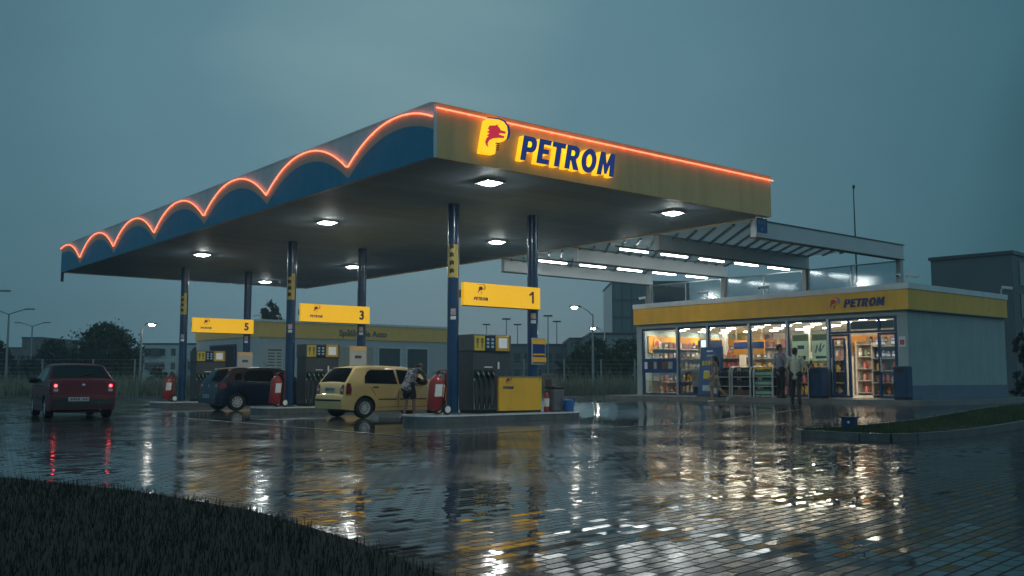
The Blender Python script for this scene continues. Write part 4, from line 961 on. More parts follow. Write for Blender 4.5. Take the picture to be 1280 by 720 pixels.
pb = thing('hanging_promo_sign', 'blue and yellow promotional sign hung in the second shop window', 'sign', (27.75, 22.95, 2.0))
MB().box(0, .04, -1.1, 0, .0, .5).build('panel', ORG, pb); MB().box(-.008, -.001, -1.08, -.02, .24, .46).build('blue_strip', NAVY, pb)
MB().box(.01, .03, -.1, -.08, .501, .95).box(.01, .03, -1.0, -.98, .501, .95).build('hanger', METAL, pb)
pb2 = thing('hanging_promo_sign', 'long blue and yellow promotional sign hung in the third shop window', 'sign', (28.1, 21.6, 1.95))
MB().box(0, .04, -1.3, 0, .0, .52).build('panel', ORG, pb2); MB().box(-.008, -.001, -1.3, 0, .22, .44).build('blue_strip', NAVY, pb2)
MB().box(.01, .03, -.1, -.08, .521, 1.0).box(.01, .03, -1.2, -1.18, .521, 1.0).build('hanger', METAL, pb2)
lb = thing('lit_screen', 'glowing white screen in the second shop window', 'screen', (27.35, 22.52, 1.98))
MB().box(0, .06, -.42, 0, 0, .55).build('case', WHITEP, lb, bevel=.02); MB().box(-.006, -.001, -.38, -.04, .04, .51).build('screen', M('screen_glow', (.8,.8,.8), .4, emit=(.85, .95, 1), es=1.3), lb)
MB().box(.02, .04, -.22, -.20, .551, 1.0).build('hanger', METAL, lb)
SHW = M('shelf_white', (.50, .48, .44), .5); SHG = M('shelf_grey', (.24, .24, .24), .5)
def shelf_unit(x, y0, y1, z1, lab, d=.42, n=5, face=-1):
    t = thing('shelf_unit', lab, 'shelf', (x, y0, SB+.02), group='shelf units in the shop')
    MB().box(d-.03, d, 0, y1-y0, 0, z1).build('back_panel', M('shelf_back_tan', (.24, .18, .13), .6), t)
    lv = []
    for k in range(n):
        z = .10+k*(z1-.22)/(n-1) if n > 1 else .1
        MB().box(0, d-.031, 0, y1-y0, z-.03, z).build('shelf', SHG, t); lv.append(SB+.02+z)
    MB().box(0, d-.031, -.03, -.001, 0, z1).build('end_panel', SHW, t); MB().box(0, d-.031, y1-y0+.001, y1-y0+.03, 0, z1).build('end_panel', SHW, t)
    return x, y0, y1, lv
GOODS = []
pal = [(.35,.05,.04), (.42,.25,.05), (.40,.38,.34), (.08,.12,.28), (.30,.12,.14), (.10,.18,.10), (.45,.34,.24), (.14,.10,.09), (.42,.10,.12), (.5,.45,.4)]
def good_protos():
    out = []
    for i, c_ in enumerate(pal):
        m = M(f'package_{"abcdefghij"[i]}', c_, .4, var=.25, scale=9); m2 = WHITEP if i % 2 else M('package_band', (.30, .20, .08), .4)
        if i % 3 == 0:
            me = MB(); me.lathe([(.055, 0), (.055, .16), (.025, .21), (.025, .25)], 10); me.mat(1).lathe([(.0565, .05), (.0565, .12)], 10); nm = 'bottle'
        elif i % 3 == 1:
            me = MB(); me.box(-.05, .05, -.085, .085, 0, .22); me.mat(1).box(-.053, -.0505, -.06, .06, .07, .15); nm = 'carton'
        else:
            me = MB(); me.add([(-.04,-.08,0),(.04,-.08,0),(.04,.08,0),(-.04,.08,0),(-.05,-.09,.1),(.05,-.09,.1),(.05,.09,.1),(-.05,.09,.1),(-.01,-.085,.22),(.01,-.085,.22),(.01,.085,.22),(-.01,.085,.22)],
                [(0,3,2,1),(0,1,5,4),(1,2,6,5),(2,3,7,6),(3,0,4,7),(4,5,9,8),(5,6,10,9),(6,7,11,10),(7,4,8,11),(8,9,10,11)]); me.mat(1).box(-.052, -.0495, -.05, .05, .07, .13); nm = 'snack_bag'
        o = me.build(nm, [m, m2], None); out.append((o, nm)); o.location = (0, 0, -5)
    return out
PROT = good_protos(); used_p = set()
CATL = {'bottle': 'small bottle standing on the lit shop shelves behind the glass', 'carton': 'small printed carton standing on the lit shop shelves behind the glass', 'snack_bag': 'small snack bag standing on the lit shop shelves behind the glass'}
def stock(u, dy=.19, keep=.94):
    x, y0, y1, lv = u; last = None
    for z in lv:
        y = y0+.1; i = rnd.randrange(10)
        while y < y1-.08:
            if rnd.random() < .4: i = rnd.randrange(10)
            if rnd.random() < keep:
                p, nm = PROT[i]
                o = p if i not in used_p else p.copy()
                if i in used_p: C.objects.link(o)
                used_p.add(i)
                o.location = (x+.10+rnd.uniform(0, .03), y, z+.001); k_ = rnd.uniform(.9, 1.25); o.scale = (k_, k_, k_)
                tag(o, CATL[nm], nm.replace('_', ' '), {'bottle': 'bottles on the shop shelves', 'carton': 'cartons on the shop shelves', 'snack_bag': 'snack bags on the shop shelves'}[nm])
            y += dy*rnd.uniform(.92, 1.2)
units = [shelf_unit(28.2, 15.05, 16.3, 1.75, 'short shelf unit straight behind the open shop door', n=5),
         shelf_unit(28.5, 17.4, 20.0, 1.35, 'low shelf unit behind the posters and the fourth window', n=4),
         shelf_unit(28.9, 22.0, 24.9, 1.5, 'shelf unit behind the first two windows of the shop', n=4),
         shelf_unit(32.8, 14.9, 19.6, 2.0, 'tall wall shelves at the back right of the shop', n=5),
         shelf_unit(32.8, 20.0, 25.0, 2.0, 'tall wall shelves at the back left of the shop', n=5)]
def end_shelf():
    t = thing('shelf_unit', 'pale shelves along the end wall behind the first shop window', 'shelf', (27.75, SY1-.62, SB+.02), group='shelf units in the shop')
    MB().box(0, 4.6, .38, .41, 0, 1.95).build('back_panel', SHW, t); lv = []
    for k in range(5): z = .08+k*.42; MB().box(0, 4.6, 0, .379, z-.03, z).build('shelf', SHW, t); lv.append(SB+.02+z)
    return lv
for z in end_shelf():
    y = 27.85
    while y < 32.2:
        i = rnd.randrange(10); p, nm = PROT[i]; o = p if i not in used_p else p.copy()
        if i in used_p: C.objects.link(o)
        used_p.add(i); o.location = (y, SY1-.52, z+.001); o.rotation_euler.z = math.pi/2; k_ = rnd.uniform(.9, 1.25); o.scale = (k_, k_, k_)
        tag(o, CATL[nm], nm.replace('_', ' '), {'bottle': 'bottles on the shop shelves', 'carton': 'cartons on the shop shelves', 'snack_bag': 'snack bags on the shop shelves'}[nm])
        y += rnd.uniform(.24, .32)
for u in units: stock(u, .155 if u[0] < 28.3 else (.2 if u[0] < 32 else .27))
ct = thing('shop_counter', 'pale counter with blue base behind the second shop window', 'counter', (27.9, 22.1, SB+.02))
MB().box(0, .6, 0, 1.3, .3, .95).build('front', M('counter_grey', (.30, .31, .31), .5), ct); MB().box(.04, .56, .03, 1.27, 0, .299).build('base', NAVY, ct); MB().box(-.03, .63, -.03, 1.33, .951, .99).build('top', SHW, ct)
dc = thing('drinks_cooler', 'red drinks cooler beside the shelves behind the open door', 'cooler', (28.75, 15.0, SB+.02))
MB().box(0, .5, -.45, -.02, 0, 1.25).build('cabinet', M('cooler_red', (.35, .03, .03), .4), dc)
q = MB()
for z in (.15, .5, .85): q.box(-.008, -.001, -.42, -.05, z, z+.26)
q.build('red_panel', M('cooler_panel', (.45, .05, .05), .35), dc)

# racks, bins and the display stand on the pavement
def rack(y0, lab):
    t = thing('goods_rack', lab, 'rack', (26.38, y0, SB), group='goods racks before the shop window')
    q = MB()
    for yy in (0, .74):
        q.tube([(.02, yy, 0), (.02, yy, .85), (.08, yy, .98), (.2, yy, 1.02), (.48, yy, 1.02), (.48, yy, 0)], .035, 8)
    q.build('frame', METAL, t)
    for z in (.07, .38, .69): MB().box(.02, .48, .036, .704, z-.025, z).build('shelf', METAL, t)
    MB().box(.47, .49, .036, .704, .05, 1.0).build('back_panel', M('rack_back', (.05, .055, .06), .5), t)
    return t
rack(19.66, 'grey metal rack of dark goods, left of the green canisters')
t = rack(18.78, 'grey metal rack of green canisters beside the two men')
MB().box(-.01, .005, .036, .704, .93, 1.0).build('header', YEL, t)
rack(20.5, 'grey metal rack of dark goods beside the blue promotional stand')
gcan = MB(); gcan.box(-.05, .05, -.043, .043, 0, .2); gcan.mat(1).box(-.053, -.0505, -.04, .04, .05, .14); gcan.mat(0).lathe([(.02, .2), (.02, .235)], 8)
gc = gcan.build('canister', [M('canister_green', (.02, .13, .07), .4), M('canister_label', (.30, .42, .36), .5)])
first = True
for z in (.07, .38, .69):
    for k in range(7):
        o = gc if first else gc.copy()
        if not first: C.objects.link(o)
        first = False
        o.location = (26.46, 18.78+.09+k*.093, SB+z+.001); tag(o, 'green canister with pale label on the rack beside the two men', 'canister', 'green canisters on the rack')
BK = [M('dark_goods_black', (.015, .016, .018), .4), M('dark_goods_brown', (.10, .06, .045), .5)]
dg = MB().lathe([(.06, 0), (.065, .02), (.065, .14), (.04, .19), (.02, .2)], 10).build('dark_bottle', BK[0]); dg2 = MB().box(-.06, .06, -.055, .055, 0, .17).build('brown_box', BK[1], bevel=.01)
f1 = f2 = True
for y0 in (19.66, 20.5):
    for z in (.07, .38, .69):
        for k in range(5):
            if z < .1:
                o = dg2 if f2 else dg2.copy(); new = not f2; f2 = False; lb_, ct_, gp = 'brown box on the bottom shelf of a rack of dark goods', 'box', 'brown boxes on the racks'
            else:
                o = dg if f1 else dg.copy(); new = not f1; f1 = False; lb_, ct_, gp = 'black bottle on an upper shelf of a rack of dark goods', 'bottle', 'black bottles on the racks'
            if new: C.objects.link(o)
            o.location = (26.47, y0+.12+k*.125, SB+z+.001); tag(o, lb_, ct_, gp)
st = thing('promotional_stand', 'tall blue slanted promotional stand with yellow pictures before the shop window', 'display stand', (26.35, 20.95, SB))
b_ = MB().add([(0,0,.08),(.32,0,.08),(.32,0,1.72),(.22,0,1.72),(0,.9,.08),(.32,.9,.08),(.32,.9,1.72),(.22,.9,1.72)], [(0,1,2,3),(4,7,6,5),(0,3,7,4),(1,5,6,2),(3,2,6,7),(0,4,5,1)]).build('panel', M('stand_blue', (.015, .08, .22), .4), st, bevel=.01)
q = MB(); fx = lambda z: .22*(z-.08)/1.64-.008
def slant(y0, y1, z0, z1, k): q.mat(k).add([(fx(z0), y0, z0), (fx(z0), y1, z0), (fx(z1), y1, z1), (fx(z1), y0, z1)], [(0,1,2,3)])
for i in range(4): slant(.30+i*.13, .40+i*.13, 1.08, 1.24, 0)
slant(.06, .30, .12, 1.1, 1); slant(.42, .70, .62, .86, 0); slant(.45, .68, .86, .9, 2); slant(.36, .62, 1.55, 1.6, 2); slant(.2, .6, 1.38, 1.45, 1); slant(.36, .7, .2, .4, 1)
q.build('picture', [M('stand_yellow', (.50, .42, .03), .4), M('stand_grey', (.30, .36, .38), .4), WHITEP], b_)
MB().box(-.05, .4, -.02, .92, 0, .079).build('foot', DKGREY, st)
def bin_(loc, lab, wd, ht):
    t = thing('waste_bin', lab, 'bin', loc, group='blue bins before the shop')
    b = MB().box(0, .36, 0, wd, .06, ht).build('body', M('bin_blue', (.008, .042, .11), .35), t, bevel=.03)
    MB().box(-.006, .002, wd*.2, wd*.8, ht-.2, ht-.06).build('opening', BLACK, b); MB().box(.02, .34, .02, wd-.02, 0, .059).build('base', BLACK, t)
    return t
b1_ = bin_((26.5, 17.05, SB), 'blue waste bin with a grey side panel, right of the two men', .42, .98)
MB().box(.0, .40, .46, .50, 0, .9).tube([(.02, .48, .9), (.2, .48, 1.02), (.4, .48, .9)], .025, 8).build('side_panel', METAL, b1_)
bin_((26.55, 14.3, SB), 'blue waste bin at the corner of the shop beside the door', .42, .98)

# cameras on the roofs
def cctv(loc, rz, lab, parent_h=.18):
    t = thing('security_camera', lab, 'camera', loc, rz, 'security cameras on the roof edge')
    MB().tube([(0, 0, 0), (0, 0, parent_h)], .02, 8).bar((0, 0, parent_h), (.1, 0, parent_h+.03), .03, .03).build('bracket', METAL, t)
    q = MB().bar((.02, 0, parent_h+.08), (.36, 0, parent_h+.02), .10, .09).build('housing', WHITEP, t, bevel=.015)
    MB().bar((.361, 0, parent_h+.02), (.37, 0, parent_h+.018), .07, .06).build('lens', BLACK, q)
cctv((33.4, 14.5, 3.93), R_(-70), 'white security camera at the far right corner of the shop roof')
cctv((27.2, 14.75, 3.93), R_(-160), 'security camera at the near corner of the shop roof, pointing left')
cctv((27.25, 14.6, 3.93), R_(-60), 'security camera at the near corner of the shop roof, pointing right')
cctv((27.2, 22.0, 3.93), R_(160), 'security camera above the third shop window')
cctv((27.2, 19.4, 3.93), R_(150), 'security camera above the fourth shop window')
cctv((27.2, 25.0, 3.93), R_(170), 'security camera at the left end of the shop roof')
an = thing('radio_mast', 'thin antenna pole rising behind the shop roof beam', 'antenna', (32.5, 19.3, SR-.03))
MB().tube([(0,0,0), (0,0,2.4), (-.02,0,4.3)], [.035, .028, .018], 8).build('pole', DKGREY, an); MB().lathe([(.02, 4.3), (.05, 4.33), (.05, 4.42), (.01, 4.46)], 10).build('tip', DKGREY, an)

# ------------------------------------------------------------------ glazed link roof
lk = thing('link_roof', 'grey glazed roof on deep beams between the fuel canopy and the shop', 'roof', (26, 22, 0))
def L_(mb, name, m, par=None, **k):
    o = mb.build(name, m, par or lk, **k)
    if par is None: o.location = -lk.location
    return o
LX0, LX1 = 22.45, 30.6; BY = (16.5, 20.15, 23.85, 27.8)
BEAM = M('link_beam_grey', (.55, .59, .61), .4, .1, var=.06, scale=1)
for y in BY:
    b = L_(MB().box(LX0 if y > 17 else LX0+.0, LX1, y-.09, y+.09, 5.10, 5.57), 'beam', BEAM)
    MB().box(LX0, LX1+.02, y-.12, y+.12, 5.571, 5.60).box(LX0, LX1+.02, y-.12, y+.12, 5.075, 5.099).build('flange', DKGREY, b)
    L_(MB().box(LX1-.22, LX1-.04, y-.08, y+.08, .2, 5.07), 'post', M('post_pale_grey', (.42, .43, .42), .4))
for j_ in range(3):
    y0, y1 = BY[j_]+.125, BY[j_+1]-.125
    q = MB()
    for x in frange(LX0-2.9, LX1-.1, .62):
        sl_ = (y1-y0)/math.tan(R_(49)); t0 = max(0, (LX0-x)/sl_); t1 = min(1, (LX1-.1-x)/sl_)
        if t1 > t0+.03: q.bar((x+sl_*t0, y0+(y1-y0)*t0, 5.53), (x+sl_*t1, y0+(y1-y0)*t1, 5.53), .07, .06)
    L_(q, 'glazing_bars', M('glazing_bar', (.22, .25, .26), .4))
    L_(MB().box(LX0, LX1, y0, y1, 5.572, 5.580), 'roof_pane', FROST)
    q = MB(); q.box(LX1-.10, LX1-.05, y0, y1, 5.03, 5.07)
    for k in range(3): yy = y0+(y1-y0)*k/2; q.box(LX1-.10, LX1-.05, yy-.02, yy+.02, 3.95, 5.03)
    L_(q, 'screen_frame', METAL)
    L_(MB().box(LX1-.08, LX1-.07, y0+.02, y1-.02, 3.96, 5.03), 'screen_pane', ROOFGLASS)
for y in (21.95, 26.0):
    for k in range(5):
        x = 22.7+k*2.02
        if x > 31: continue
        t = L_(MB().box(x-.05, x+1.35, y-.06, y+.06, 5.37, 5.41), 'tube_light', WHITEP)
        MB().tube([(x, y-.025, 5.345), (x+1.3, y-.025, 5.345)], .022, 8).tube([(x, y+.025, 5.345), (x+1.3, y+.025, 5.345)], .022, 8).build('tube', TUBE, t)
    L_(MB().box(LX0, LX1, y-.02, y+.02, 5.411, 5.45), 'tube_rail', DKGREY)

# ------------------------------------------------------------------ car wash
wx0, wx1, wy = 23.3, 36.4, 50.6
wash = thing('car_wash_building', 'long grey white car wash building with faded yellow fascia', 'building', (wx0, wy, 0))
WALLW = M('wash_wall', (.46, .49, .50), .6, var=.06, scale=1); FASW = M('wash_fascia', (.85, .52, .15), .5, var=.08)
MB().box(0, wx1-wx0, 0, 8, 0, 3.45).build('wall', WALLW, wash)
MB().prism([(-.55, .9), (0, -.06), (wx1-wx0+.05, -.06), (wx1-wx0+.05, 8), (-.55, 8)], 3.451, 4.32).build('fascia', FASW, wash)
MB().prism([(-.62, .88), (-.03, -.11), (wx1-wx0+.1, -.11), (wx1-wx0+.1, 8.05), (-.62, 8.05)], 4.321, 4.45).build('roof_trim', PALEG, wash)
MB().prism([(-.5, .9), (-.01, -.02), (-.001, -.02), (-.001, 7.9), (-.5, 7.9)], 0, 3.449).build('corner_wall', WALLW, wash)
put(text_mesh('Spălătorie Auto', .5, .03, bold=.012), front(5.02, -.065, 3.66), 'lettering', M('wash_lettering', (.10, .12, .13), .5), wash)
for x0, x1 in ((7.7, 9.45), (9.75, 11.5)):
    f = MB(); f.box(x0, x0+.12, -.03, -.001, .1, 3.1).box(x1-.12, x1, -.03, -.001, .1, 3.1).box(x0+.12, x1-.12, -.03, -.001, 2.98, 3.1); f = f.build('window', M('wash_frame_pale', (.5, .58, .6), .4), wash)
    MB().box(x0+.12, x1-.12, -.02, -.001, .1, 2.98).build('pane', M('wash_pane_dark', (.03, .05, .055), .08), f)
dr_ = MB().box(5.0, 7.4, -.02, -.001, .05, 3.0).build('door', M('wash_door_pale', (.42, .38, .31), .5), wash)
MB().box(6.1, 6.3, -.04, -.021, .05, 3.0).build('door_post', M('wash_frame_pale', (.5, .58, .6)), dr_)
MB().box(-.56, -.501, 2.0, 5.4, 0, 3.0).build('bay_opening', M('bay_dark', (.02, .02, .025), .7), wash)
MB().box(-.60, -.561, 1.85, 2.0, 0, 3.1).box(-.60, -.561, 5.4, 5.55, 0, 3.1).box(-.60, -.561, 2.0, 5.4, 3.0, 3.1).build('bay_frame', NAVY, wash)
pbd = thing('price_board', 'white price board with rows of lines on the car wash wall', 'notice board', (wx0+.45, wy-.04, 1.55))
MB().box(0, 1.0, 0, .03, 0, 1.3).build('board', PAPER, pbd)
q = MB()
for k in range(6): q.box(.08, .5, -.006, -.001, .12+k*.17, .19+k*.17).box(.62, .9, -.006, -.001, .12+k*.17, .19+k*.17)
q.box(.08, .92, -.006, -.001, 1.14, 1.24); q.build('print', M('board_print', (.12, .18, .16), .5), pbd)
cctv((wx0+1.3, wy+.3, 4.45), R_(-140), 'white security camera above the corner of the car wash roof'); cctv((wx0+.2, wy+.3, 4.45), R_(170), 'security camera at the left corner of the car wash roof')

# ------------------------------------------------------------------ street lamps and masts
POLE = M('galvanised_pole', (.30, .33, .34), .45, .5)
def lit_lamp(base, top, armvec, lab, rz=0, grp='lit street lamps'):
    t = thing('street_lamp', lab, 'street lamp', base, 0, grp); H = top-base[2]
    MB().tube([(0,0,0), (0,0,H*.5), (0,0,H)], [.09, .075, .05], 10).lathe([(.14, 0), (.14, .03), (.1, .05)], 12).build('pole', POLE, t, smooth=True)
    a = Vector(armvec); MB().tube([(0,0,H-.1), (a.x*.4, a.y*.4, H+a.z*.45), (a.x, a.y, H+a.z)], .03, 8).build('arm', POLE, t)
    e_ = Vector((a.x, a.y, H+a.z)); d = Vector((a.x, a.y, 0)).normalized()
    MB().bar(e_-d*.05, e_+d*.62, .26, .10).build('lamp_head', DKGREY, t, bevel=.03)
    MB().lathe([(.02, -.15), (.14, -.13), (.2, -.06), (.21, -.02)], 16, e_+d*.33).build('lens', SLAMP, t, smooth=True)
a = dl(59.5, 177); b = dl(59.5, 183)
RV = Vector((math.sin(yaw), -math.cos(yaw), 0))
lit_lamp((*a, 0), 4.25, RV*.30+Vector((0,0,.25)), 'lit street lamp with a single head before the big tree at left')
a = dl(57, 741); lit_lamp((*a, 0), 4.95, RV*-.75+Vector((0,0,.45)), 'nearer and taller of the two lit street lamps left of the shop')
a = dl(76, 756); lit_lamp((*a, 0), 4.75, RV*-.6+Vector((0,0,.4)), 'farther and lower of the two lit street lamps, before the shrubs')
def double_lamp(px, d, H, lab, arm=1.9):
    a = dl(d, px); t = thing('street_lamp', lab, 'street lamp', (*a, 0), 0, 'unlit double armed street lamps')
    MB().tube([(0,0,0), (0,0,H*.6), (0,0,H)], [.11, .08, .06], 10).build('pole', POLE, t, smooth=True)
    for s in (-1, 1):
        e_ = RV*s*arm+Vector((0,0,H+.35)); MB().tube([(0,0,H-.05), e_*.5+Vector((0,0,H*.5+.0)), e_], .04, 8).build('arm', POLE, t)
        MB().bar(e_-RV*s*.1, e_+RV*s*.6, .22, .1).build('lamp_head', POLE, t, bevel=.03)
double_lamp(10, 72, 6.0, 'unlit double armed street lamp at the left, the tallest one fully in view', 1.3)
double_lamp(40, 96, 6.4, 'unlit double armed street lamp before the brown tower block', 1.2)
double_lamp(-24, 56, 5.9, 'unlit double armed street lamp standing nearest at the left frame edge', 1.0)
for px, d, H, lb in ((633, 115, 8.2, 'first'), (647, 125, 8.1, 'second'), (685, 110, 8.25, 'third'), (696, 120, 8.2, 'fourth'), (608, 130, 8.4, 'leftmost, shorter looking')):
    a = dl(d, px); t = thing('floodlight_mast', f'{"" if lb.startswith("left") else lb + " "}thin unlit mast with flat top beyond the office building' if not lb.startswith('left') else 'thin unlit mast with flat top just right of the nearest left column', 'mast', (*a, 0), 0, 'thin floodlight masts')
    MB().tube([(0,0,0), (0,0,H)], [.10, .05], 8).build('pole', POLE, t); MB().bar(RV*-.5+Vector((0,0,H+.1)), RV*.5+Vector((0,0,H+.1)), .5, .16).build('lamp_head', DKGREY, t)

# ------------------------------------------------------------------ wire fences
def fence(pxs, d, lab, h=2.35):
    a0 = dl(d, pxs[0]); t = thing('wire_fence', lab, 'fence', (*a0, 0))
    P = [Vector((*dl(d, p), 0))-Vector((*a0, 0)) for p in pxs]
    for p in P: MB().tube([p, p+Vector((0,0,h))], .055, 8).build('post', POLE, t)
    q = MB()
    for k in range(9): q.tube([P[0]+Vector((0,0,.3+k*.25)), P[-1]+Vector((0,0,.3+k*.25))], .008, 4, False)
    q.build('wires', POLE, t)
fence([-6, 55, 118, 170, 235, 300], 60, 'wire fence on thin pale posts before the trees at left')
fence([600, 655, 705, 751, 793, 850], 61, 'wire fence on thin pale posts before the shrubs left of the shop')

# ------------------------------------------------------------------ trees and shrubs
BARK = M('bark', (.05, .04, .03), .9, var=.3)
LEAFA = M('foliage_dark', (.030, .048, .022), .7, var=.4, scale=.7, col2=(.055, .075, .03)); LEAFB = M('foliage_black_green', (.020, .034, .018), .7, var=.4, scale=.7)
def tree(name, lab, cat, px, d, lobes, n, leaf, m, group=None, trunk=True, pos=None, z0=0):
    a = pos or dl(d, px); t = thing(name, lab, cat, (*a, z0), 0, group)
    zl = min(l[2]-l[4]*.6 for l in lobes)
    if trunk:
        H = max(l[2] for l in lobes); q = MB().tube([(0,0,0), (.1,0,H*.3), (0,.1,H*.7)], [.05*H, .038*H, .02*H], 8)
        for l in lobes:
            v = RV*l[0]+Vector((0, 0, l[2])); v += Vector((math.cos(yaw), math.sin(yaw), 0))*l[1]; q.tube([(0,0,max(.3, zl*.8)), v*.5+Vector((0,0,zl*.4)), v], [.02*H, .014*H, .006*H], 6)
        q.build('trunk', BARK, t)
    V = []; Fc = []; FV = Vector((math.cos(yaw), math.sin(yaw), 0)); tot = sum(l[3]**2 for l in lobes)
    for (ox, oy, oz, rx, rz) in lobes:
        cnt = int(n*rx*rx/tot); cl = []
        for _ in range(max(6, cnt//45)):
            u = Vector((rnd.gauss(0,1), rnd.gauss(0,1), rnd.gauss(0,1))).normalized()*rnd.uniform(.55, 1.02); cl.append((u, rnd.uniform(.16, .34)))
        for _ in range(cnt):
            cu, cr_ = rnd.choice(cl); p = cu+Vector((rnd.gauss(0,1), rnd.gauss(0,1), rnd.gauss(0,1)))*cr_*.45
            c_ = RV*(ox+p.x*rx)+FV*(oy+p.y*rx)+Vector((0,0,max(.05, oz+p.z*rz)))
            n1 = Vector((rnd.gauss(0,1), rnd.gauss(0,1), rnd.gauss(0,1))).normalized(); n2 = n1.orthogonal().normalized(); n3 = n1.cross(n2); s1 = leaf*rnd.uniform(.5, 1.2); o = len(V)
            V += [c_+n2*s1, c_+n3*s1*.45, c_-n2*s1, c_-n3*s1*.45]; Fc.append((o, o+1, o+2, o+3))
    MB().add(V, Fc).build('crown', m, t)
    return t
G_ = 'trees behind the left fence'
tree('broad_tree', 'broad rounded dark tree behind the lit lamp at left, largest of the trees', 'tree', 134, 78, [(0,0,3.6,2.4,1.9), (-1.6,0,2.6,1.5,1.4), (1.6,0,2.7,1.5,1.5), (-.4,0,4.5,1.4,1.1), (.9,-.3,1.7,1.8,1.3), (-1.2,-.3,1.4,1.6,1.1)], 19000, .15, LEAFA)
tree('dark_tree', 'dark tree left of the broad rounded tree, behind the red sedan', 'tree', 70, 86, [(0,0,3.3,1.3,1.4), (-1,0,2.2,1.2,1.3), (1,0,2.2,1.2,1.2)], 4500, .17, LEAFB)
tree('dark_tree', 'dark tree cut by the left frame edge', 'tree', -4, 82, [(0,0,3.0,1.3,1.5), (.8,0,2.0,1.0,1.2)], 3500, .17, LEAFB)
tree('shrub', 'low dark shrubs before the brown tower block', 'shrub', 32, 80, [(0,0,1.5,1.5,1.5), (1.3,0,1.2,1.1,1.1), (-1,0,1.3,1.1,1.2)], 4000, .16, LEAFB)
tree('shrub', 'small grey green shrub under the pale apartment block', 'shrub', 198, 66, [(0,0,1.2,.8,.7), (.7,0,1.0,.6,.6)], 1500, .12, LEAFA)
tree('cypress', 'dark tree top rising behind the car wash corner', 'tree', 339, 74, [(0,0,5.9,.75,1.15), (.2,0,4.4,.9,1.4), (0,0,2.5,.9,1.8)], 7000, .15, LEAFB)
tree('distant_tree', 'distant dark tree seen under sign 5', 'tree', 252, 95, [(0,0,4.0,.8,.9), (.5,0,2.6,1.0,1.4)], 1500, .16, LEAFB)
tree('large_shrub', 'dense green shrub left of the shop, left of the two', 'shrub', 738, 69, [(0,0,2.7,1.5,1.3), (-1,0,1.7,1.1,1.2), (.8,0,1.6,1.2,1.3)], 6000, .14, LEAFA)
tree('large_shrub', 'dense green shrub left of the shop, right of the two against the shop wall', 'shrub', 782, 67, [(0,0,2.7,1.5,1.25), (1.0,0,1.8,1.2,1.2), (-.9,0,1.7,1.2,1.3)], 6000, .14, LEAFA)
tree('dark_shrub', 'dark shrub between the notice board and the shrubs by the shop', 'shrub', 700, 72, [(0,0,1.9,.5,.7), (0,0,1.2,.6,.8)], 900, .13, LEAFB)
tree('dark_tree', 'dark tree at the right frame edge beyond the shop', 'tree', 1281, 40, [(0,0,2.3,.55,.5), (.4,0,2.0,.6,.7)], 2500, .09, LEAFB, z0=.2)
hx = MB(); tree('hedge', 'dark hedge at the right frame edge beside the shop wall', 'hedge', 1276, 37, [(0,0,.75,.6,.6), (.8,0,.7,.7,.6), (1.6,0,.7,.7,.6)], 3500, .07, LEAFB, trunk=False, z0=.2)

# ------------------------------------------------------------------ far buildings
def block(name, lab, px0, px1, d, h, m, depth=14, parts=None, z0=0):
    a = dl(d, px0); b = dl(d, px1); wdt = math.dist(a, b); rz = math.atan2(b[1]-a[1], b[0]-a[0])
    t = thing(name, lab, 'building', (*a, z0), rz)
    MB().box(0, wdt, 0, depth, -.2, h).build('wall', m, t)
    MB().box(-.1, wdt+.1, -.1, depth+.1, h+.001, h+.25).build('roof', DKGREY if m is not None else m, t)
    if parts: parts(t, wdt, h)
    return t
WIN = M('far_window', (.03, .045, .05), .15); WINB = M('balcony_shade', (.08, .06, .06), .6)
def win_grid(nx, nz, z0, dz, wf=.5, hf=.55, m=WIN, x0=.06):
    def f(t, wdt, h):
        for r_ in range(nz):
            for k in range(nx):
                x = wdt*(x0+(1-2*x0)*(k+.5)/nx); w2 = wdt*(1-2*x0)/nx*wf/2; z = z0+r_*dz
                fo = MB().box(x-w2, x+w2, -.06, -.001, z, z+dz*hf).build('window', m, t)
    return f
def apt(t, wdt, h):
    win_grid(6, 3, .5, 2.15, .42, .5)(t, wdt, h)
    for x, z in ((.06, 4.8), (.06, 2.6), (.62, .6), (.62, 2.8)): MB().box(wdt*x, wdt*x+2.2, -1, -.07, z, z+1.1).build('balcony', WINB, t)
block('apartment_block', 'pale apartment block with rows of windows behind the shrub at left', 180, 268, 150, 6.5, M('apartment_pale', (.50, .55, .55), .7), parts=apt)
block('brown_block', 'brown tower block beyond the trees at far left', 28, 52, 165, 8.1, M('brown_render', (.15, .12, .115), .8), parts=win_grid(3, 2, 4.2, 2, .3, .4))
block('low_brown_block', 'low brown building left of the brown tower block', 8, 29, 166, 6.4, M('brown_render', (.15, .12, .115)), parts=win_grid(3, 2, 2.2, 2, .4, .5))
def office(t, wdt, h):
    win_grid(16, 2, 1.2, 2.0, .62, .55, M('office_window', (.035, .05, .055), .2), .01)(t, wdt, h)
block('office_building', 'long low grey office building with dark window bands behind the pump', 560, 772, 118, 5.2, M('office_grey', (.13, .15, .16), .7), parts=office)
block('office_extension', 'slightly taller grey wing of the office, beside the lit lamps', 712, 772, 112, 5.7, M('office_grey_wing', (.17, .19, .20), .7), parts=win_grid(4, 1, 1.5, 2, .5, .5))
block('pale_building', 'pale flat building behind the shrubs left of the shop', 738, 812, 100, 5.7, M('pale_concrete', (.26, .30, .31), .7), parts=win_grid(5, 1, 2.6, 2, .5, .5))
def tower(t, wdt, h):
    q = MB()
    for k in range(9): q.box(wdt*k/8-.06, wdt*k/8+.06, -.10, -.03, 0, h)
    q.build('mullions', M('tower_mullion', (.05, .065, .07), .4), t)
    q = MB()
    for k in range(6): q.box(0, wdt, -.16, -.101, h*k/6-.1, h*k/6+.1)
    q.build('floor_bands', M('tower_band', (.05, .065, .07)), t)
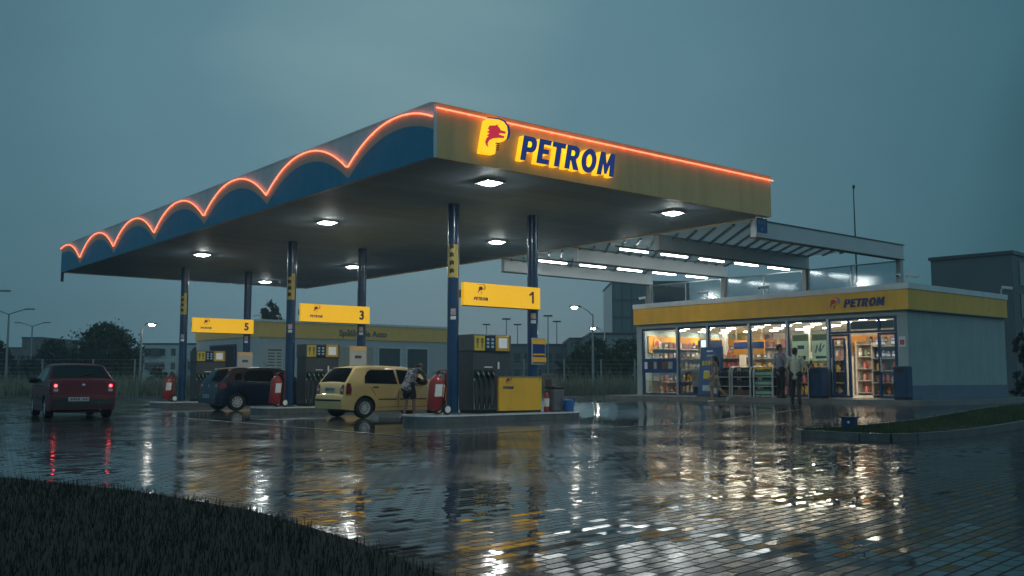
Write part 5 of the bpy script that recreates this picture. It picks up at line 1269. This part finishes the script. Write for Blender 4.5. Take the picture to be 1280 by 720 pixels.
block('glass_tower', 'grey glass office tower rising left of the shop roof', 766, 862, 140, 15.2, M('tower_glass', (.11, .15, .165), .18, var=.15, scale=.3), parts=tower)
# dark block at the right
db = thing('dark_building', 'large dark flat walled building behind the shop at right', 'building', (*dl(52, 1167), 0))
A = Vector(dl(58, 1167)); B = Vector(dl(54.7, 1270)); Dd = (B-A).normalized(); Nn = Vector((-Dd.y, Dd.x)); Nn = Nn if Nn.dot(Vector((math.cos(yaw), math.sin(yaw)))) > 0 else -Nn
o0 = Vector(dl(52, 1167)); pl = [A, B, B+Nn*22, A+Nn*22]
wm_ = MB().prism([tuple(p-o0) for p in pl], 0, 8.25).build('wall', M('dark_cladding', (.12, .14, .155), .6, var=.08, scale=.4), db)
MB().prism([tuple(p-o0) for p in (A-Nn*.1-Dd*.1, B-Nn*.1+Dd*.1, B+Nn*22+Dd*.1, A+Nn*22-Dd*.1)], 8.251, 8.45).build('roof_trim', DKGREY, db)
q = MB()
for k in range(3):
    for r_ in range(4):
        p0 = B+Nn*(1+k*5)-o0; p1 = B+Nn*(5+k*5)-o0; e_ = Dd*.05
        q.prism([tuple(p0+e_*.1), tuple(p0+e_), tuple(p1+e_), tuple(p1+e_*.1)], .8+r_*1.9, 2.2+r_*1.9)
q.build('windows', M('dark_block_window', (.10, .13, .14), .2), db)
# grey distant hill-like tree line so that the horizon is closed
FW = M('far_wood', (.030, .045, .035), .9, var=.4, scale=.1)
pts = []
q = MB(); V = []; Fc = []
for i in range(9000):
    d = rnd.uniform(190, 230); px = rnd.uniform(-500, 1700); x, y = dl(d, px); hh = 3.2+1.2*math.sin(px*.011)+.8*math.sin(px*.037+1); z = rnd.uniform(0, hh); s1 = rnd.uniform(.5, 1.1); o = len(V)
    n1 = Vector((rnd.gauss(0,1), rnd.gauss(0,1), rnd.gauss(0,1))).normalized(); n2 = n1.orthogonal().normalized(); n3 = n1.cross(n2); c_ = Vector((x, y, z))
    V += [c_+n2*s1, c_+n3*s1*.6, c_-n2*s1, c_-n3*s1*.6]; Fc.append((o, o+1, o+2, o+3))
tag(MB().add(V, Fc).build('far_wood', FW), 'low distant wood closing the horizon', 'wood', kind='stuff')

# evening air
hz = MB().box(-70, 250, -70, 250, -1, 19).build('haze', bpy.data.materials.new('evening_haze'))
m = hz.data.materials[0]; m.use_nodes = True; t = m.node_tree; t.nodes.clear(); o = t.nodes.new('ShaderNodeOutputMaterial'); pv_ = t.nodes.new('ShaderNodeVolumePrincipled')
pv_.inputs['Color'].default_value = (.62, .83, .92, 1); pv_.inputs['Density'].default_value = .0013; pv_.inputs['Anisotropy'].default_value = .0
t.links.new(pv_.outputs[0], o.inputs['Volume']); tag(hz, kind='stuff')
# ------------------------------------------------------------------ blue filler on the lawn
bo_ = thing('bollard', 'short blue square bollard standing on the dark lawn at right', 'bollard', (16.75, 10.2, .11))
MB().box(-.11, .11, -.11, .11, 0, .22).build('body', M('bollard_blue', (.008, .035, .10), .4), bo_, bevel=.015)
MB().box(-.13, .13, -.13, .13, .221, .26).build('cap', M('bollard_blue', (.012, .06, .19)), bo_, bevel=.01); MB().tube([(-.12, -.05, .15), (-.2, -.1, .16)], .025, 8).build('outlet', WHITEP, bo_)
# unused goods prototypes never leave the shop floor
for i, (o, nm) in enumerate(PROT):
    if i not in used_p: bpy.data.objects.remove(o)
